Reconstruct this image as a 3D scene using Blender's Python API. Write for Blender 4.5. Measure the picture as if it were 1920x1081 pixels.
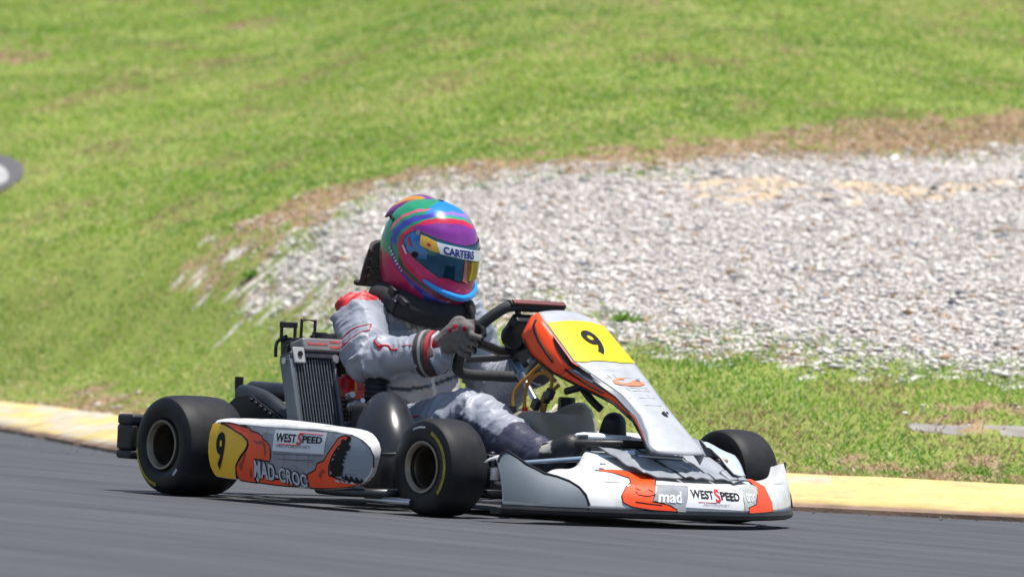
import bpy, bmesh, math, random
import numpy as np
from mathutils import Vector, Matrix
random.seed(7); RNG = np.random.default_rng(11)
for o in list(bpy.data.objects): bpy.data.objects.remove(o, do_unlink=True)
SC = bpy.context.scene; COL = SC.collection

# ---------------------------------------------------------------- camera
cam_d = bpy.data.cameras.new('camera'); cam = bpy.data.objects.new('camera', cam_d); COL.objects.link(cam); SC.camera = cam
_az, _el, _ro = 2.44862786, .0128604978, .048026802
_d = Vector((math.cos(_az)*math.cos(_el), math.sin(_az)*math.cos(_el), math.sin(_el)))
_r = _d.cross(Vector((0,0,1))).normalized(); _u = _r.cross(_d)
_r2 = _r*math.cos(_ro)+_u*math.sin(_ro); _u2 = _u*math.cos(_ro)-_r*math.sin(_ro)
_m = Matrix((_r2, _u2, -_d)).transposed().to_4x4(); _m.translation = Vector((11.45061, -8.94275, .44043))
cam.matrix_world = _m
cam_d.sensor_width = 36; cam_d.lens = 9466.09/1920*36; cam_d.clip_start = .1; cam_d.clip_end = 2000
cam_d.dof.use_dof = True; cam_d.dof.focus_distance = 13.75; cam_d.dof.aperture_fstop = 5.6
# ---------------------------------------------------------------- sky, sun, exposure
SUN_DIR = Vector((.17, .12, .98)).normalized()        # towards the sun: nearly overhead, ahead of the kart
wd = bpy.data.worlds.new('World'); SC.world = wd; wd.use_nodes = True
nt = wd.node_tree; bg = nt.nodes['Background']; sky = nt.nodes.new('ShaderNodeTexSky'); sky.sky_type = 'NISHITA'; sky.sun_disc = False
sky.sun_elevation = math.asin(SUN_DIR.z); sky.sun_rotation = math.atan2(SUN_DIR.x, SUN_DIR.y)
nt.links.new(sky.outputs[0], bg.inputs[0]); bg.inputs[1].default_value = .105
sl = bpy.data.lights.new('sun', 'SUN'); sl.energy = 5.0; sl.angle = math.radians(.53); sl.color = (1, .96, .9)
so = bpy.data.objects.new('sun', sl); COL.objects.link(so); so.rotation_euler = SUN_DIR.to_track_quat('Z', 'Y').to_euler(); so.location = (0,0,20)
SC.view_settings.view_transform = 'Standard'; SC.view_settings.look = 'None'; SC.view_settings.gamma = 1; SC.view_settings.exposure = .32
SC.render.engine = 'CYCLES'

# ---------------------------------------------------------------- numeric geometry helpers (numpy only)
AX_F = np.array([-.7695, .6387])     # ground axis pointing away from the photographer
AX_R = np.array([.6387, .7695])      # ground axis pointing to the right along the bank
def ab2w(a, b):
    return a*AX_R[0]+b*AX_F[0], a*AX_R[1]+b*AX_F[1]

def _hash(ix, iy, iz, seed):
    n = (ix*374761393 + iy*668265263 + iz*2147483647 + seed*1274126177) & 0xffffffff
    n = ((n ^ (n >> 13))*1274126177) & 0xffffffff
    n = n ^ (n >> 16)
    return (n & 0xffffff)/float(0xffffff)
def vnoise(x, y, z=0.0, seed=1):
    x, y, z = np.broadcast_arrays(np.asarray(x, float), np.asarray(y, float), np.asarray(z, float))
    fx, fy, fz = np.floor(x), np.floor(y), np.floor(z)
    ix, iy, iz = fx.astype(np.int64), fy.astype(np.int64), fz.astype(np.int64)
    u, v, w = x-fx, y-fy, z-fz
    u, v, w = u*u*(3-2*u), v*v*(3-2*v), w*w*(3-2*w)
    def c(i, j, k): return _hash(ix+i, iy+j, iz+k, seed)
    a0 = c(0,0,0)*(1-u)+c(1,0,0)*u; a1 = c(0,1,0)*(1-u)+c(1,1,0)*u
    b0 = c(0,0,1)*(1-u)+c(1,0,1)*u; b1 = c(0,1,1)*(1-u)+c(1,1,1)*u
    return (a0*(1-v)+a1*v)*(1-w)+(b0*(1-v)+b1*v)*w
def fbm(x, y, z=0.0, seed=1, o=3):
    s = 0; amp = 1; tot = 0
    for k in range(o):
        s = s+amp*vnoise(np.asarray(x)*2**k, np.asarray(y)*2**k, np.asarray(z)*2**k, seed+k*7); tot += amp; amp *= .5
    return s/tot
def sstep(e0, e1, x):
    t = np.clip((x-e0)/(e1-e0), 0, 1); return t*t*(3-2*t)
def in_poly(px, py, poly):
    px = np.asarray(px); py = np.asarray(py); r = np.zeros(px.shape, bool); n = len(poly)
    for i in range(n):
        x0, y0 = poly[i]; x1, y1 = poly[(i+1) % n]
        if y0 == y1: continue
        c = ((y0 > py) != (y1 > py)) & (px < (x1-x0)*(py-y0)/(y1-y0)+x0)
        r ^= c
    return r
# kerb foot line in (a, b), from the far left to the far right
KERB = [(-13,13.4),(-9,13.0),(-6.2,12.2),(-4.2,11.1),(-2.9,9.8),(-2.2,8.5),(-1.74,7.25),(-1.35,5.7),(-1.0,4.25),(-.62,3.05),(-.15,2.1),(.4,1.45),(.9,1.12),(1.33,1.0),(1.7,.985),(2.04,.975),(2.6,.99),(3.5,1.08),(5,1.35),(7.5,2.1),(11,3.6)]
def _smooth_line(P, n=12):
    P = np.array(P, float); out = []
    for i in range(len(P)-1):
        p0 = P[max(i-1,0)]; p1 = P[i]; p2 = P[i+1]; p3 = P[min(i+2,len(P)-1)]
        for k in range(n):
            t = k/n
            out.append(.5*((2*p1)+(-p0+p2)*t+(2*p0-5*p1+4*p2-p3)*t*t+(-p0+3*p1-3*p2+p3)*t**3))
    out.append(P[-1]); return np.array(out)
KL = _smooth_line(KERB)
def kerb_dist(a, b):
    """signed distance to the kerb foot line: positive on the grass side"""
    a = np.asarray(a, float); b = np.asarray(b, float)
    best = np.full(a.shape, 1e9); sg = np.ones(a.shape)
    for i in range(len(KL)-1):
        p, q = KL[i], KL[i+1]; d = q-p; L = d@d
        t = np.clip(((a-p[0])*d[0]+(b-p[1])*d[1])/L, 0, 1)
        dx = a-(p[0]+t*d[0]); dy = b-(p[1]+t*d[1]); dd = dx*dx+dy*dy
        m = dd < best
        best = np.where(m, dd, best); sg = np.where(m, np.sign(d[0]*dy-d[1]*dx), sg)
    return np.sqrt(best)*np.where(sg == 0, 1, sg)
KW, KH = .34, .108          # kerb width and height
_ka, _kb = KL[:,0], KL[:,1]
def bank_start(a):
    return np.interp(a, [-30,-6,-3,-2,-1.0,-.62,-.15,.4,.9,1.33,2.04,3.5,5,11], [12,8.6,6.9,6.0,4.45,3.5,2.6,1.95,1.6,1.45,1.43,1.55,1.85,4.2])
def terrain(a, b):
    a = np.asarray(a, float); b = np.asarray(b, float)
    s = kerb_dist(a, b)
    q = np.maximum(b-bank_start(a), 0)
    q = np.where(q > 26, 26+14*(1-np.exp(-(q-26)/14)), q)
    z = KH-.012 + .15*q*sstep(.3, 1.8, s)
    z = z+(fbm(a*.9, b*.5, 0, 5)-.5)*.12*sstep(.5, 2.0, s)+(fbm(a*5, b*4, 0, 9)-.5)*.022*sstep(.35, .7, s)
    return np.where(s < .31, -.03, z)

# nose fairing surface
def nose_pt(y, t):
    y = np.asarray(y, float); t = np.asarray(t, float); ay = np.abs(y)
    xl = np.interp(ay, [0,.1,.17,.25,.35,.45,.5,.55], [1.52,1.517,1.502,1.478,1.438,1.388,1.352,1.305])-.042*y/.55*sstep(.15, .5, ay)
    zt = np.interp(ay, [0,.2,.3,.4,.45,.49,.53,.55], [.108,.108,.110,.118,.128,.15,.184,.165])
    zt = np.where(y > 0, np.interp(ay, [0,.2,.3,.39,.43,.475,.505,.53,.55], [.108,.108,.110,.120,.134,.150,.176,.152,.120]), zt)
    xt = xl-.035
    w = sstep(.13, .29, ay); w2 = sstep(.3, .47, ay)
    xb = (1.2*(1-w)+(xt-.15)*w)*(1-w2)+(xt-.05)*w2
    zb = (.19*(1-w)+.140*w)*(1-w2)+(zt-.012)*w2
    t1 = np.clip(t, 0, 1); t2 = np.clip(t-1, 0, 1)
    x = xl-.035*t1+.008*np.sin(np.pi*t1); z = .045+(zt-.045)*t1
    x = x+(xb-xt)*t2; z = z+(zb-zt)*t2
    return np.stack([x, y+0*x, z], -1)

# full-face helmet surface: theta = 0 in front, positive to the driver's left; h = height in helmet space
_hz = [-.158,-.145,-.115,-.08,-.04,0,.04,.08,.11,.13,.14]
_hf = [.10,.132,.150,.154,.150,.146,.137,.116,.088,.053,.0005]
_hb = [.075,.09,.115,.135,.148,.152,.146,.126,.098,.062,.0005]
_hw = [.078,.095,.110,.118,.122,.122,.117,.104,.082,.050,.0005]
def _hs(v, z):
    # smooth the tables a little
    return (np.interp(z-.006, _hz, v)+np.interp(z+.006, _hz, v)+2*np.interp(z, _hz, v))/4 if True else 0
def helmet_local(th, h, off=0.0):
    th = np.asarray(th, float); h = np.asarray(h, float)
    f, bk, w = _hs(_hf, h), _hs(_hb, h), _hs(_hw, h)
    c, s = np.cos(th), np.sin(th)
    ax = np.where(c > 0, f, bk)
    e = 2.25
    r = (np.abs(c/ax)**e+np.abs(s/w)**e)**(-1/e)
    x, y = c*(r+off), s*(r+off)
    # the chin bar comes to a blunt point
    x = x+.010*np.exp(-((h+.1)/.035)**2)*np.exp(-(th/.45)**2)
    return np.stack([x, y, h+0*x], -1)
HC = np.array([.312, 0, .727]); H_YAW, H_PITCH, H_ROLL = math.radians(6), math.radians(16), math.radians(2)
def helmet_mat():
    cy, sy = math.cos(H_YAW), math.sin(H_YAW); cp, sp = math.cos(H_PITCH), math.sin(H_PITCH); cr, sr = math.cos(H_ROLL), math.sin(H_ROLL)
    Rz = np.array([[cy,-sy,0],[sy,cy,0],[0,0,1]]); Ry = np.array([[cp,0,sp],[0,1,0],[-sp,0,cp]]); Rx = np.array([[1,0,0],[0,cr,-sr],[0,sr,cr]])
    return Rz@Ry@Rx
HM = helmet_mat()
def helmet_pt(th, h, off=0.0):
    return helmet_local(th, h, off)@HM.T+HC

# side pod: outer face lies near the plane |y| = .66 and is gently domed
def pod_y(x, z):
    x = np.asarray(x, float); z = np.asarray(z, float)
    return .648+.014*(1-((z-.135)/.09)**2)-.02*sstep(.75, .95, x)**2*1.2-.012*sstep(.32, .2, x)

# front number panel: s = 0 top .. 1 foot, v = -1 (driver's right) .. 1
_ps = [0,.07,.34,.45,.56,.73,.86,.95,1]
_px = [.895,.945,1.086,1.145,1.202,1.281,1.345,1.385,1.405]
_pz = [.555,.533,.425,.383,.343,.289,.245,.212,.196]
_pl = [.080,.103,.110,.070,.034,.034,.062,.088,.080]
_pr = [.080,.106,.112,.108,.100,.092,.090,.096,.092]
def panel_pt(s, v):
    s = np.asarray(s, float); v = np.asarray(v, float)
    x = np.interp(s, _ps, _px); z = np.interp(s, _ps, _pz)
    w = np.where(v < 0, np.interp(s, _ps, _pl), np.interp(s, _ps, _pr))
    dome = .010*(1-v*v)
    return np.stack([x+dome*.6+0*v, v*w, z+dome*.8+0*v], -1)
# ---------------------------------------------------------------- outlines measured on the place (metres or surface parameters)
GRAVEL = [(-0.75, 8.54), (-0.7, 8.74), (-0.59, 8.83), (-0.48, 8.79), (-0.41, 9.27), (-0.36, 9.77), (-0.24, 10.17), (-0.01, 10.37), (0.25, 10.25), (0.51, 10.21), (0.77, 10.09), (1.03, 9.95), (1.24, 9.97), (1.42, 10.17), (1.7, 10.43), (2.11, 10.73), (2.55, 11.19), (3.45, 11.94), (4.18, 12.14), (3.07, 4.0), (2.57, 3.88), (2.32, 3.9), (2.08, 3.86), (1.89, 3.9), (1.7, 4.02), (1.51, 4.14), (1.32, 4.24), (1.13, 4.46), (0.93, 4.58), (0.73, 4.84), (0.42, 5.26), (0.09, 6.1), (-0.14, 6.7), (-0.4, 7.54), (-0.67, 8.3)]
GRAVEL_THIN = [(-1.33, 9.78), (-1.19, 9.8), (-0.97, 9.91), (-0.87, 10.33), (-0.73, 10.13), (-0.56, 9.35), (-0.67, 9.07), (-0.72, 8.8), (-0.4, 7.56), (-0.14, 6.62), (-0.49, 7.6), (-0.83, 8.68), (-1.07, 9.28)]
DIRT_TOP = [(-0.92, 9.95), (-0.78, 10.25), (-0.64, 10.57), (-0.5, 10.83), (-0.29, 10.91), (-0.02, 10.85), (0.25, 10.87), (0.51, 10.89), (0.78, 10.91), (1.05, 10.91), (1.32, 11.21), (1.61, 11.64), (1.92, 12.22), (2.4, 13.08), (2.88, 13.5), (3.28, 14.04), (3.92, 14.82), (4.66, 15.7), (4.14, 11.86), (2.97, 11.31), (2.11, 10.67), (1.56, 10.21), (1.23, 9.87), (0.77, 9.99), (0.26, 10.15), (-0.11, 10.41), (-0.39, 10.09), (-0.39, 9.51), (-0.53, 9.19), (-0.6, 9.73), (-0.8, 9.59)]
DIRT_LOW = [(0.27, 5.7), (0.44, 5.48), (0.61, 5.1), (0.83, 4.84), (1.03, 4.64), (1.22, 4.4), (1.47, 4.14), (1.53, 3.82), (1.31, 4.04), (1.02, 4.24), (0.83, 4.44), (0.53, 4.9), (0.23, 5.58)]
DIRT_A = [(1.73, 2.78), (1.93, 2.96), (2.22, 2.9), (2.69, 3.24), (2.63, 2.74), (2.2, 2.66), (1.95, 2.68)]
DIRT_B = [(1.29, 1.82), (1.52, 2.12), (1.76, 2.1), (2.12, 2.18), (2.48, 2.24), (2.37, 1.3), (2.09, 1.48), (1.71, 1.44), (1.37, 1.32)]
DIRT_C = [(-1.67, 8.72), (-1.53, 8.76), (-1.26, 8.06), (-0.96, 6.9), (-0.97, 6.1), (-1.27, 7.1)]
DIRT_D = [(-3.67, 22.88), (-3.24, 23.27), (-2.95, 22.8), (-3.09, 21.8), (-3.54, 21.76)]
DIRT_E = [(-1.88, 23.79), (-1.66, 24.15), (-1.37, 23.23), (-1.47, 22.81), (-1.77, 23.29)]
SAND = [(1.2, 9.51), (1.53, 9.65), (1.83, 9.45), (2.29, 9.45), (2.87, 10.23), (2.83, 9.83), (2.41, 9.09), (2.1, 8.87), (1.75, 8.89), (1.45, 8.65), (1.21, 9.09)]
FAR_TARMAC = [(-3.63, 16.73), (-2.92, 16.33), (-2.62, 15.77), (-2.47, 15.15), (-2.42, 14.55), (-2.48, 14.15), (-2.65, 13.91), (-3.23, 13.79)]
FAR_WHITE = [(-3.1, 15.91), (-2.74, 15.51), (-2.58, 15.07), (-2.5, 14.65), (-2.5, 14.33), (-2.63, 14.25), (-2.9, 14.25)]
SLAB = [(1.8, 2.72), (1.95, 2.68), (2.16, 2.68), (2.46, 2.74), (2.44, 2.58), (2.15, 2.56), (1.97, 2.56), (1.81, 2.62)]
PEG = [(1.87, 2.9)]
POD_FACE = [(0.212, 0.213), (0.343, 0.212), (0.439, 0.21), (0.543, 0.211), (0.686, 0.211), (0.766, 0.209), (0.826, 0.205), (0.867, 0.193), (0.896, 0.175), (0.912, 0.153), (0.913, 0.124), (0.902, 0.099), (0.876, 0.079), (0.837, 0.065), (0.718, 0.053), (0.597, 0.052), (0.473, 0.053), (0.347, 0.058), (0.322, 0.06), (0.233, 0.062), (0.21, 0.068), (0.194, 0.09), (0.184, 0.127), (0.182, 0.178), (0.189, 0.204), (0.199, 0.211)]
POD_RIM = [(0.143, 0.225), (0.275, 0.227), (0.371, 0.229), (0.475, 0.231), (0.619, 0.227), (0.7, 0.223), (0.761, 0.221), (0.825, 0.215), (0.858, 0.199), (0.879, 0.168), (0.868, 0.123), (0.855, 0.096), (0.825, 0.072), (0.778, 0.057), (0.654, 0.045), (0.531, 0.043), (0.407, 0.045), (0.281, 0.05), (0.255, 0.052), (0.165, 0.055), (0.137, 0.063), (0.12, 0.087), (0.11, 0.125), (0.108, 0.176), (0.114, 0.207), (0.126, 0.219)]
POD_YELLOW = [(0.19, 0.206), (0.203, 0.21), (0.229, 0.21), (0.272, 0.205), (0.315, 0.193), (0.35, 0.183), (0.376, 0.169), (0.381, 0.157), (0.374, 0.144), (0.35, 0.122), (0.331, 0.099), (0.328, 0.076), (0.329, 0.061), (0.232, 0.063), (0.212, 0.068), (0.196, 0.09), (0.187, 0.128), (0.185, 0.178)]
POD_ORANGE_A = [(0.229, 0.212), (0.275, 0.213), (0.305, 0.211), (0.343, 0.206), (0.377, 0.203), (0.386, 0.196), (0.42, 0.191), (0.442, 0.183), (0.444, 0.177), (0.463, 0.171), (0.479, 0.161), (0.486, 0.146), (0.489, 0.129), (0.484, 0.116), (0.443, 0.119), (0.415, 0.12), (0.414, 0.1), (0.412, 0.064), (0.421, 0.055), (0.347, 0.058), (0.332, 0.071), (0.332, 0.096), (0.355, 0.121), (0.38, 0.143), (0.386, 0.157), (0.378, 0.171), (0.347, 0.185), (0.293, 0.199)]
POD_ORANGE_B = [(0.427, 0.056), (0.446, 0.074), (0.471, 0.081), (0.496, 0.069), (0.525, 0.07), (0.554, 0.07), (0.579, 0.066), (0.604, 0.055), (0.514, 0.053)]
POD_ORANGE_C = [(0.651, 0.089), (0.69, 0.104), (0.697, 0.121), (0.724, 0.129), (0.743, 0.151), (0.761, 0.171), (0.779, 0.194), (0.803, 0.201), (0.823, 0.198), (0.829, 0.193), (0.804, 0.185), (0.781, 0.169), (0.76, 0.141), (0.749, 0.116), (0.747, 0.092), (0.776, 0.086), (0.837, 0.075), (0.872, 0.077), (0.837, 0.066), (0.718, 0.055), (0.658, 0.053)]
POD_JAW = [(0.831, 0.194), (0.816, 0.198), (0.812, 0.188), (0.797, 0.192), (0.792, 0.182), (0.799, 0.174), (0.784, 0.173), (0.791, 0.164), (0.775, 0.163), (0.782, 0.155), (0.767, 0.154), (0.777, 0.147), (0.763, 0.142), (0.774, 0.135), (0.76, 0.13), (0.77, 0.123), (0.756, 0.118), (0.767, 0.111), (0.753, 0.106), (0.764, 0.099), (0.75, 0.088), (0.803, 0.092), (0.803, 0.095), (0.793, 0.102), (0.808, 0.106), (0.797, 0.114), (0.812, 0.118), (0.802, 0.125), (0.816, 0.129), (0.806, 0.136), (0.821, 0.14), (0.81, 0.147), (0.825, 0.151), (0.814, 0.158), (0.829, 0.162), (0.818, 0.169), (0.833, 0.173), (0.822, 0.18)]
POD_JAW_LOW = [(0.803, 0.097), (0.814, 0.086), (0.819, 0.098), (0.832, 0.084), (0.839, 0.096), (0.852, 0.081), (0.857, 0.094), (0.87, 0.081), (0.875, 0.09), (0.882, 0.083), (0.872, 0.076), (0.836, 0.078), (0.804, 0.086)]
POD_TEETH = [(0.772, 0.084), (0.779, 0.076), (0.786, 0.083), (0.795, 0.075), (0.804, 0.082), (0.815, 0.075), (0.822, 0.081), (0.833, 0.074), (0.842, 0.08), (0.853, 0.074), (0.86, 0.079), (0.853, 0.073), (0.813, 0.074), (0.772, 0.081)]
POD_GREY = [(0.385, 0.209), (0.439, 0.209), (0.494, 0.205), (0.584, 0.204), (0.722, 0.206), (0.736, 0.19), (0.757, 0.176), (0.739, 0.15), (0.72, 0.13), (0.693, 0.122), (0.688, 0.105), (0.647, 0.089), (0.609, 0.1), (0.534, 0.109), (0.488, 0.118), (0.489, 0.146), (0.481, 0.162), (0.446, 0.179), (0.424, 0.191), (0.388, 0.197)]
POD_STICKER = [(0.496, 0.203), (0.726, 0.207), (0.725, 0.147), (0.496, 0.146)]
POD_9C = [(0.25, 0.135)]
POD_TXT = [(0.513, 0.169), (0.712, 0.176), (0.51, 0.195), (0.711, 0.192), (0.514, 0.154), (0.665, 0.163), (0.413, 0.067), (0.653, 0.059), (0.416, 0.116), (0.651, 0.089), (0.229, 0.078), (0.282, 0.08), (0.22, 0.191)]
POD_BLACKS = [(0.468, 0.063), (0.479, 0.081), (0.524, 0.083), (0.529, 0.072), (0.496, 0.068)]
NOSE_FIN = [(-0.5348, 1.02), (-0.5064, 1.0), (-0.4684, 1.0), (-0.3243, 1.9867), (-0.3547, 1.34), (-0.3679, 0.8), (-0.3679, 0.5467), (-0.366, 0.26), (-0.4381, 0.1933), (-0.4988, 0.14), (-0.5443, 0.1467)]
NOSE_FIN_EDGE = [(-0.3243, 1.9867), (-0.3547, 1.34), (-0.3679, 0.8), (-0.3679, 0.5467), (-0.366, 0.24), (-0.3584, 0.2067), (-0.3584, 0.56), (-0.3584, 0.9267), (-0.3243, 1.56), (-0.3129, 2.0)]
NOSE_ORANGE = [(-0.2295, 1.64), (-0.1555, 1.4333), (-0.1062, 1.2933), (-0.1043, 1.16), (-0.1366, 1.0067), (-0.1555, 0.6133), (-0.1669, 0.3867), (-0.1233, 0.28), (-0.0967, 0.0933), (-0.0967, 0.0067), (-0.1726, 0.04), (-0.2257, 0.14), (-0.2503, 0.3), (-0.2503, 0.5533), (-0.2276, 0.8933), (-0.1934, 1.0933), (-0.1745, 1.22), (-0.1934, 1.4133)]
NOSE_GREY = [(-0.129, 1.0333), (-0.0341, 1.0267), (-0.0683, 0.0), (-0.0929, 0.0067), (-0.1119, 0.26), (-0.1631, 0.4333)]
NOSE_STICKER = [(-0.0303, 1.0467), (0.1707, 0.9467), (0.1403, 0.1067), (-0.0683, 0.1933)]
NOSE_FARGREY = [(0.2466, 1.2267), (0.3338, 1.3933), (0.239, 0.8067), (0.2048, 0.3733), (0.1726, 0.0867), (0.1574, 0.1533)]
NOSE_FARORANGE = [(0.3376, 1.6067), (0.3641, 1.66), (0.3186, 1.14), (0.3072, 0.7733), (0.3129, 0.4133), (0.3129, 0.0667), (0.1726, 0.0), (0.1745, 0.22), (0.2162, 0.3533), (0.2371, 0.6933), (0.2693, 1.1133)]
NOSE_TXT = [(-0.1517, 0.3533), (-0.0759, 0.34), (-0.1403, 0.7867), (-0.0455, 0.5267), (0.1252, 0.4333), (-0.0322, 0.8733), (0.1366, 0.7), (-0.0019, 0.3867), (0.091, 0.3867)]
NOSE_PLATE1 = [(-0.1233, 1.6867), (0.0057, 1.9933), (0.1024, 2.0), (0.1859, 2.0), (0.2276, 2.0), (0.0872, 1.16), (-0.0872, 1.22), (-0.1157, 1.4067)]
NOSE_PLATE2 = [(0.2067, 2.0), (0.2371, 2.0), (0.3471, 1.8267), (0.3509, 1.76), (0.2579, 1.34), (0.1441, 1.2467)]
PANEL_YELLOW = [(0.09, -1.0), (0.085, -0.525), (0.0775, 0.225), (0.075, 0.855), (0.15, 0.87), (0.24, 0.95), (0.3375, 0.995), (0.3525, 0.375), (0.345, -0.29), (0.35, -0.74), (0.345, -0.95), (0.325, -1.0), (0.2325, -1.0), (0.1575, -1.0)]
PANEL_9 = [(0.1525, -0.25), (0.3, -0.37), (0.215, -0.28)]
PANEL_LOGO = [(0.47, -0.39), (0.4375, 0.035), (0.425, 0.45), (0.445, 0.275), (0.4675, -0.055), (0.49, -0.16), (0.4725, 0.22), (0.455, 0.55), (0.425, 0.825), (0.4625, 0.77), (0.48, 0.84), (0.5125, 0.285), (0.5075, -0.315)]
PANEL_BOLT = [(0.725, 0.69)]
H_PURPLE = [(-1.372, 0.066), (-1.194, 0.08), (-0.785, 0.097), (0.021, 0.103), (0.785, 0.081), (0.712, 0.058), (0.649, 0.027), (0.157, 0.039), (-0.314, 0.049), (-0.702, 0.055), (-1.016, 0.058), (-1.257, 0.058)]
H_RED = [(-0.848, 0.104), (-1.225, 0.085), (-1.487, 0.062), (-1.655, 0.035), (-1.676, 0.004), (-1.518, -0.023), (-1.236, -0.048), (-0.963, -0.064), (-0.754, -0.079), (-0.618, -0.074), (-0.534, -0.061), (-0.806, -0.045), (-1.131, -0.026), (-1.351, -0.013), (-1.477, 0.008), (-1.497, 0.032), (-1.361, 0.055), (-1.225, 0.069), (-0.775, 0.094), (-0.0, 0.101), (0.764, 0.08), (0.796, 0.085), (0.178, 0.108), (-0.419, 0.109)]
H_PINK = [(-1.487, 0.011), (-1.162, -0.009), (-0.838, -0.028), (-0.503, -0.05), (-0.346, -0.044), (-0.157, -0.051), (0.136, -0.057), (0.304, -0.064), (0.23, -0.08), (0.042, -0.085), (-0.293, -0.08), (-0.628, -0.066), (-0.995, -0.05), (-1.299, -0.025)]
H_DARKRED = [(-0.66, -0.076), (-0.503, -0.089), (-0.262, -0.101), (0.052, -0.112), (0.398, -0.114), (0.23, -0.123), (-0.168, -0.118), (-0.471, -0.108), (-0.702, -0.091)]
H_DGREEN = [(-1.56, -0.019), (-1.278, -0.046), (-0.963, -0.064), (-0.66, -0.08), (-0.702, -0.091), (-1.047, -0.072), (-1.361, -0.053), (-1.529, -0.038)]
H_BLUE = [(-1.969, 0.026), (-1.822, -0.005), (-1.623, -0.034), (-1.351, -0.06), (-0.974, -0.08), (-0.681, -0.096), (-0.377, -0.113), (-0.094, -0.121), (0.367, -0.127), (0.209, -0.146), (0.22, -0.157), (-0.367, -0.142), (-0.586, -0.13), (-0.817, -0.105), (-1.162, -0.082), (-1.466, -0.061), (-1.728, -0.042), (-1.937, 0.001)]
H_UBLUE = [(-1.906, 0.01), (-1.958, 0.039), (-1.812, 0.069), (-1.55, 0.094), (-0.974, 0.118), (-0.785, 0.111), (-1.236, 0.092), (-1.477, 0.076), (-1.696, 0.049), (-1.759, 0.025), (-1.696, -0.001)]
H_CRIMSON = [(-1.969, -0.033), (-1.728, -0.042), (-1.466, -0.061), (-1.162, -0.082), (-0.817, -0.105), (-0.586, -0.13), (-0.723, -0.127), (-0.984, -0.113), (-1.382, -0.094), (-1.78, -0.076), (-2.0, -0.056)]
H_TBLUE = [(3.1, 0.136), (2.859, 0.139), (1.414, 0.136), (1.173, 0.125), (0.869, 0.108), (0.806, 0.086), (0.932, 0.118), (-0.168, 0.126), (-0.744, 0.125), (-1.1, 0.134)]
H_LILAC = [(-0.827, 0.12), (-0.168, 0.126), (0.963, 0.118), (0.817, 0.089), (0.796, 0.084), (0.817, 0.098), (0.209, 0.117), (-0.377, 0.119), (-0.796, 0.113)]
H_GREENB = [(-1.225, 0.092), (-0.796, 0.112), (-0.272, 0.118), (0.178, 0.115), (0.827, 0.097), (0.796, 0.084), (0.178, 0.108), (-0.419, 0.11), (-0.848, 0.105)]
H_BOTTOM = [(-0.105, -0.121), (0.052, -0.112), (0.387, -0.115), (0.325, -0.139), (0.209, -0.146)]
VISOR = [(-1.487, 0.026), (-1.456, 0.039), (-1.361, 0.053), (-1.204, 0.064), (-1.016, 0.06), (-0.702, 0.055), (-0.314, 0.049), (0.157, 0.038), (0.649, 0.026), (0.618, -0.001), (0.471, -0.029), (0.272, -0.06), (0.136, -0.059), (-0.031, -0.052), (-0.157, -0.05), (-0.325, -0.043), (-0.367, -0.045), (-0.513, -0.045), (-0.785, -0.027), (-1.058, -0.012), (-1.33, 0.002)]
VIS_YELLOW = [(-1.079, 0.056), (-0.911, 0.055), (-0.702, 0.049), (-0.597, 0.021), (-0.754, 0.021), (-1.026, 0.027)]
VIS_WHITE = [(-0.702, 0.049), (-0.314, 0.046), (0.157, 0.036), (0.639, 0.024), (0.586, -0.002), (0.136, 0.01), (-0.283, 0.017), (-0.586, 0.019)]
VIS_GOLD = [(0.031, 0.007), (0.461, -0.001), (0.44, -0.032), (0.262, -0.06), (0.136, -0.057), (0.073, -0.042)]
VIS_PINK = [(-0.042, 0.008), (0.031, 0.007), (0.063, -0.043), (0.136, -0.057), (-0.042, -0.05), (-0.031, -0.042)]
VIS_BLUE = [(-1.477, 0.026), (-1.435, 0.04), (-1.351, 0.052), (-1.194, 0.061), (-1.068, 0.056), (-1.026, 0.027), (-0.838, 0.019), (-0.817, -0.005), (-1.037, -0.01), (-1.319, 0.003)]
VIS_TXT = [(-0.492, 0.027), (0.188, 0.017), (-0.524, 0.041), (0.178, 0.032)]
H_TXT = [(-1.948, -0.006), (-1.382, -0.064), (-1.843, -0.001), (-1.309, -0.06)]
H_LIP = [(-0.628, -0.067), (-0.524, -0.076), (-0.398, -0.085), (-0.283, -0.09), (-0.126, -0.095), (0.031, -0.096), (0.23, -0.095)]
H_POST = [(-1.089, -0.001), (-1.309, 0.027), (-1.152, 0.059), (-1.372, 0.003)]
H_SPOIL = [(-2.346, 0.062), (-2.639, 0.101), (-2.806, 0.123), (-2.649, 0.128)]
WEEDS = [((0.88, 4.92), 0.1, 'bright green leafy weed at the gravel edge right of the steering wheel'), ((-0.77, 8.82), 0.08, 'low green weed at the left tip of the gravel')]
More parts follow.
